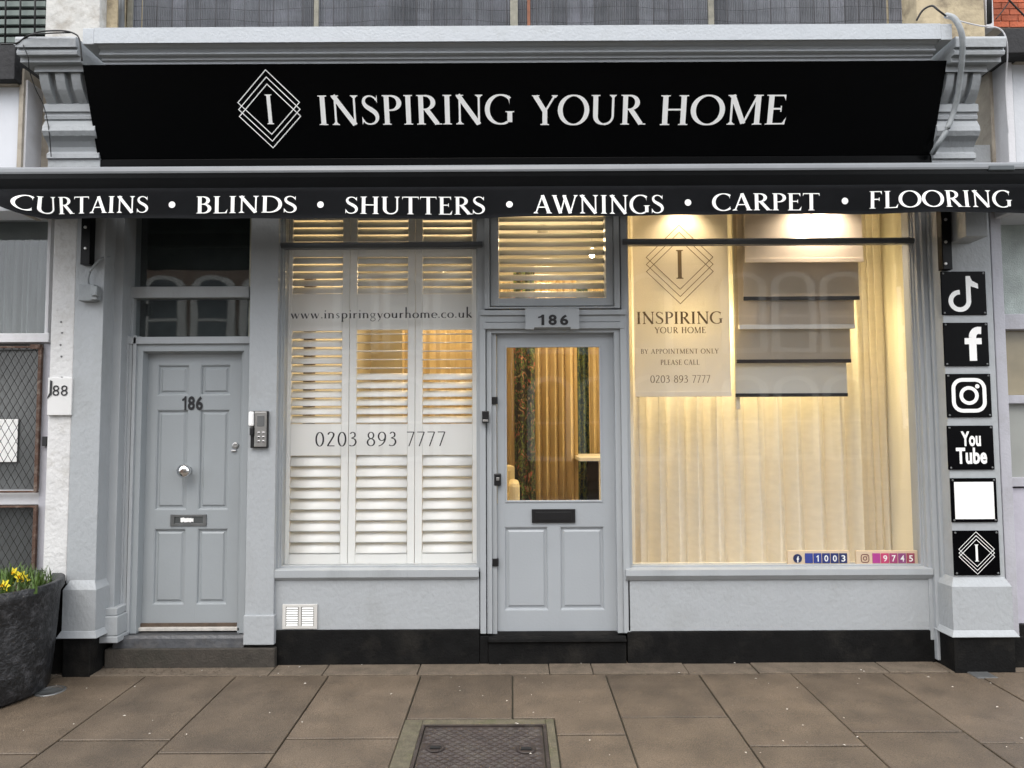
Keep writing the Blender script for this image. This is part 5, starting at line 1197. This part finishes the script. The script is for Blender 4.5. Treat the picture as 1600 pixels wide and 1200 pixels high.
for i, (px, py) in enumerate(spots):
    hgt = random.uniform(.06, .13); Yp = PY+random.uniform(-.16, .1); q = P(px, py-8, Yp); base_ = Vector((q.x+random.uniform(-.02, .02), Yp, PZ+HT-.03))
    if i >= 5: q.z = base_.z+.12
    d = empty('daffodil', base_, ['yellow daffodil at the very left edge of the planter', 'second yellow daffodil from the left edge of the planter', 'tallest yellow daffodil near the middle of the planter', 'small yellow daffodil facing sideways by the rim', 'yellow daffodil bud behind the others', 'clump of daffodil leaves leaning towards the rim', 'clump of daffodil leaves low at the left edge', 'tall clump of daffodil leaves at the right of the planter'][i], 'flower', 'daffodils in the black planter')
    b = MB()
    for k in range(9): blade(b, base_.x+random.uniform(-.02, .02), base_.y+random.uniform(-.02, .02), base_.z, random.uniform(.08, .15), random.random()*6.28, random.uniform(.02, .09), .012)
    b.build('leaf_blades', LEAF, d)
    if i < 5:
        b = MB(); b.tube([base_, (base_+q)/2+Vector((.004, 0, .01)), q], .0028, 6); b.build('stalk', LEAF, d)
        b = MB(); f0 = Vector((random.uniform(-.4, .4), -1, random.uniform(-.1, .5))).normalized(); u = f0.cross(Vector((0, 0, 1))).normalized(); v = f0.cross(u)
        for k in range(6):
            an = k*math.pi/3; dr = u*math.cos(an)+v*math.sin(an); sd_ = u*math.cos(an+1.57)+v*math.sin(an+1.57)
            b.quad(q, q+dr*.017+sd_*.012-f0*.001, q+dr*.038-f0*.004, q+dr*.017-sd_*.012+f0*.002)
        b.build('petals', PETY, d)
        b = MB(); rg = []
        for rr_, hh_ in ((.005, .001), (.0075, .012), (.010, .018)): rg.append([b.bm.verts.new(q+f0*hh_+(u*math.cos(k*.7854)+v*math.sin(k*.7854))*rr_) for k in range(8)])
        for a_, c_ in zip(rg, rg[1:]):
            for k in range(8): b.bm.faces.new((a_[k], a_[(k+1) % 8], c_[(k+1) % 8], c_[k]))
        b.build('trumpet', PETO, d)

# ================================================================== OPPOSITE TERRACE (seen only in the glass)
BR2 = mat('brown_stock_brick', (.20,.13,.09), .9, .25, 9, .5, 30); TRIM = mat('cream_stone_trim', (.62,.60,.55), .8, .1); SLT = mat('roof_slate', (.07,.075,.085), .7, .2); GL2 = mat('far_window_glass', (.03,.035,.04), .1)
CURT = mat('far_curtain', (.4,.4,.38), .8)
labs = ['brown brick terraced house with arched windows opposite, first from the left', 'brown brick terraced house opposite, second from the left', 'brown brick terraced house opposite, third from the left', 'brown brick terraced house opposite, last on the right']
for i in range(4):
    x0 = -12.4+i*6.2; h = empty('terraced_house', (x0+3.1, -18, 0), labs[i], 'house', 'terrace across the street')
    b = MB(); b.box(x0, x0+6.18, -26, -18, -.3, 10.4); wl_ = b.build('wall', BR2, h)
    b = MB(); b.prof([(-17.8, 10.4), (-26.2, 10.4), (-22, 12.8)], x0, x0+6.18); b.build('roof', SLT, h)
    b = MB(); b.box(x0+5.2, x0+6.1, -22.6, -21.6, 11.7, 14); b.build('chimney', BR2, h)
    for lvl, (z0_, z1_) in enumerate(((.6, 2.7), (4.0, 6.0), (7.4, 9.0))):  # top storey added to block low sky and deepen the awning's shade
        for wx in (.6, 2.2, 3.8):
            X = x0+wx
            b = MB(); pts = [(X-.12, z0_-.15), (X+1.32, z0_-.15), (X+1.32, z1_)]+[(X+.6+.72*math.cos(R_(a)), z1_+.45*math.sin(R_(a))) for a in range(0, 181, 20)]+[(X-.12, z1_)]
            b.poly(pts[::-1], -18, -17.88); wi = b.build('window', TRIM, h)
            b = MB(); pts = [(X+.12, z0_), (X+1.08, z0_), (X+1.08, z1_)]+[(X+.6+.48*math.cos(R_(a)), z1_+.3*math.sin(R_(a))) for a in range(0, 181, 20)]+[(X+.12, z1_)]
            b.poly(pts[::-1], -17.9, -17.87); b.build('pane', GL2, wi)
            b = MB(); b.box(X+.12, X+1.08, -17.89, -17.83, (z0_+z1_)/2-.04, (z0_+z1_)/2+.04); b.build('sash_bar', TRIM, wi)
    b = MB(); b.box(x0, x0+6.18, -18, -17.7, 10.1, 10.45); b.build('eaves_cornice', TRIM, h)
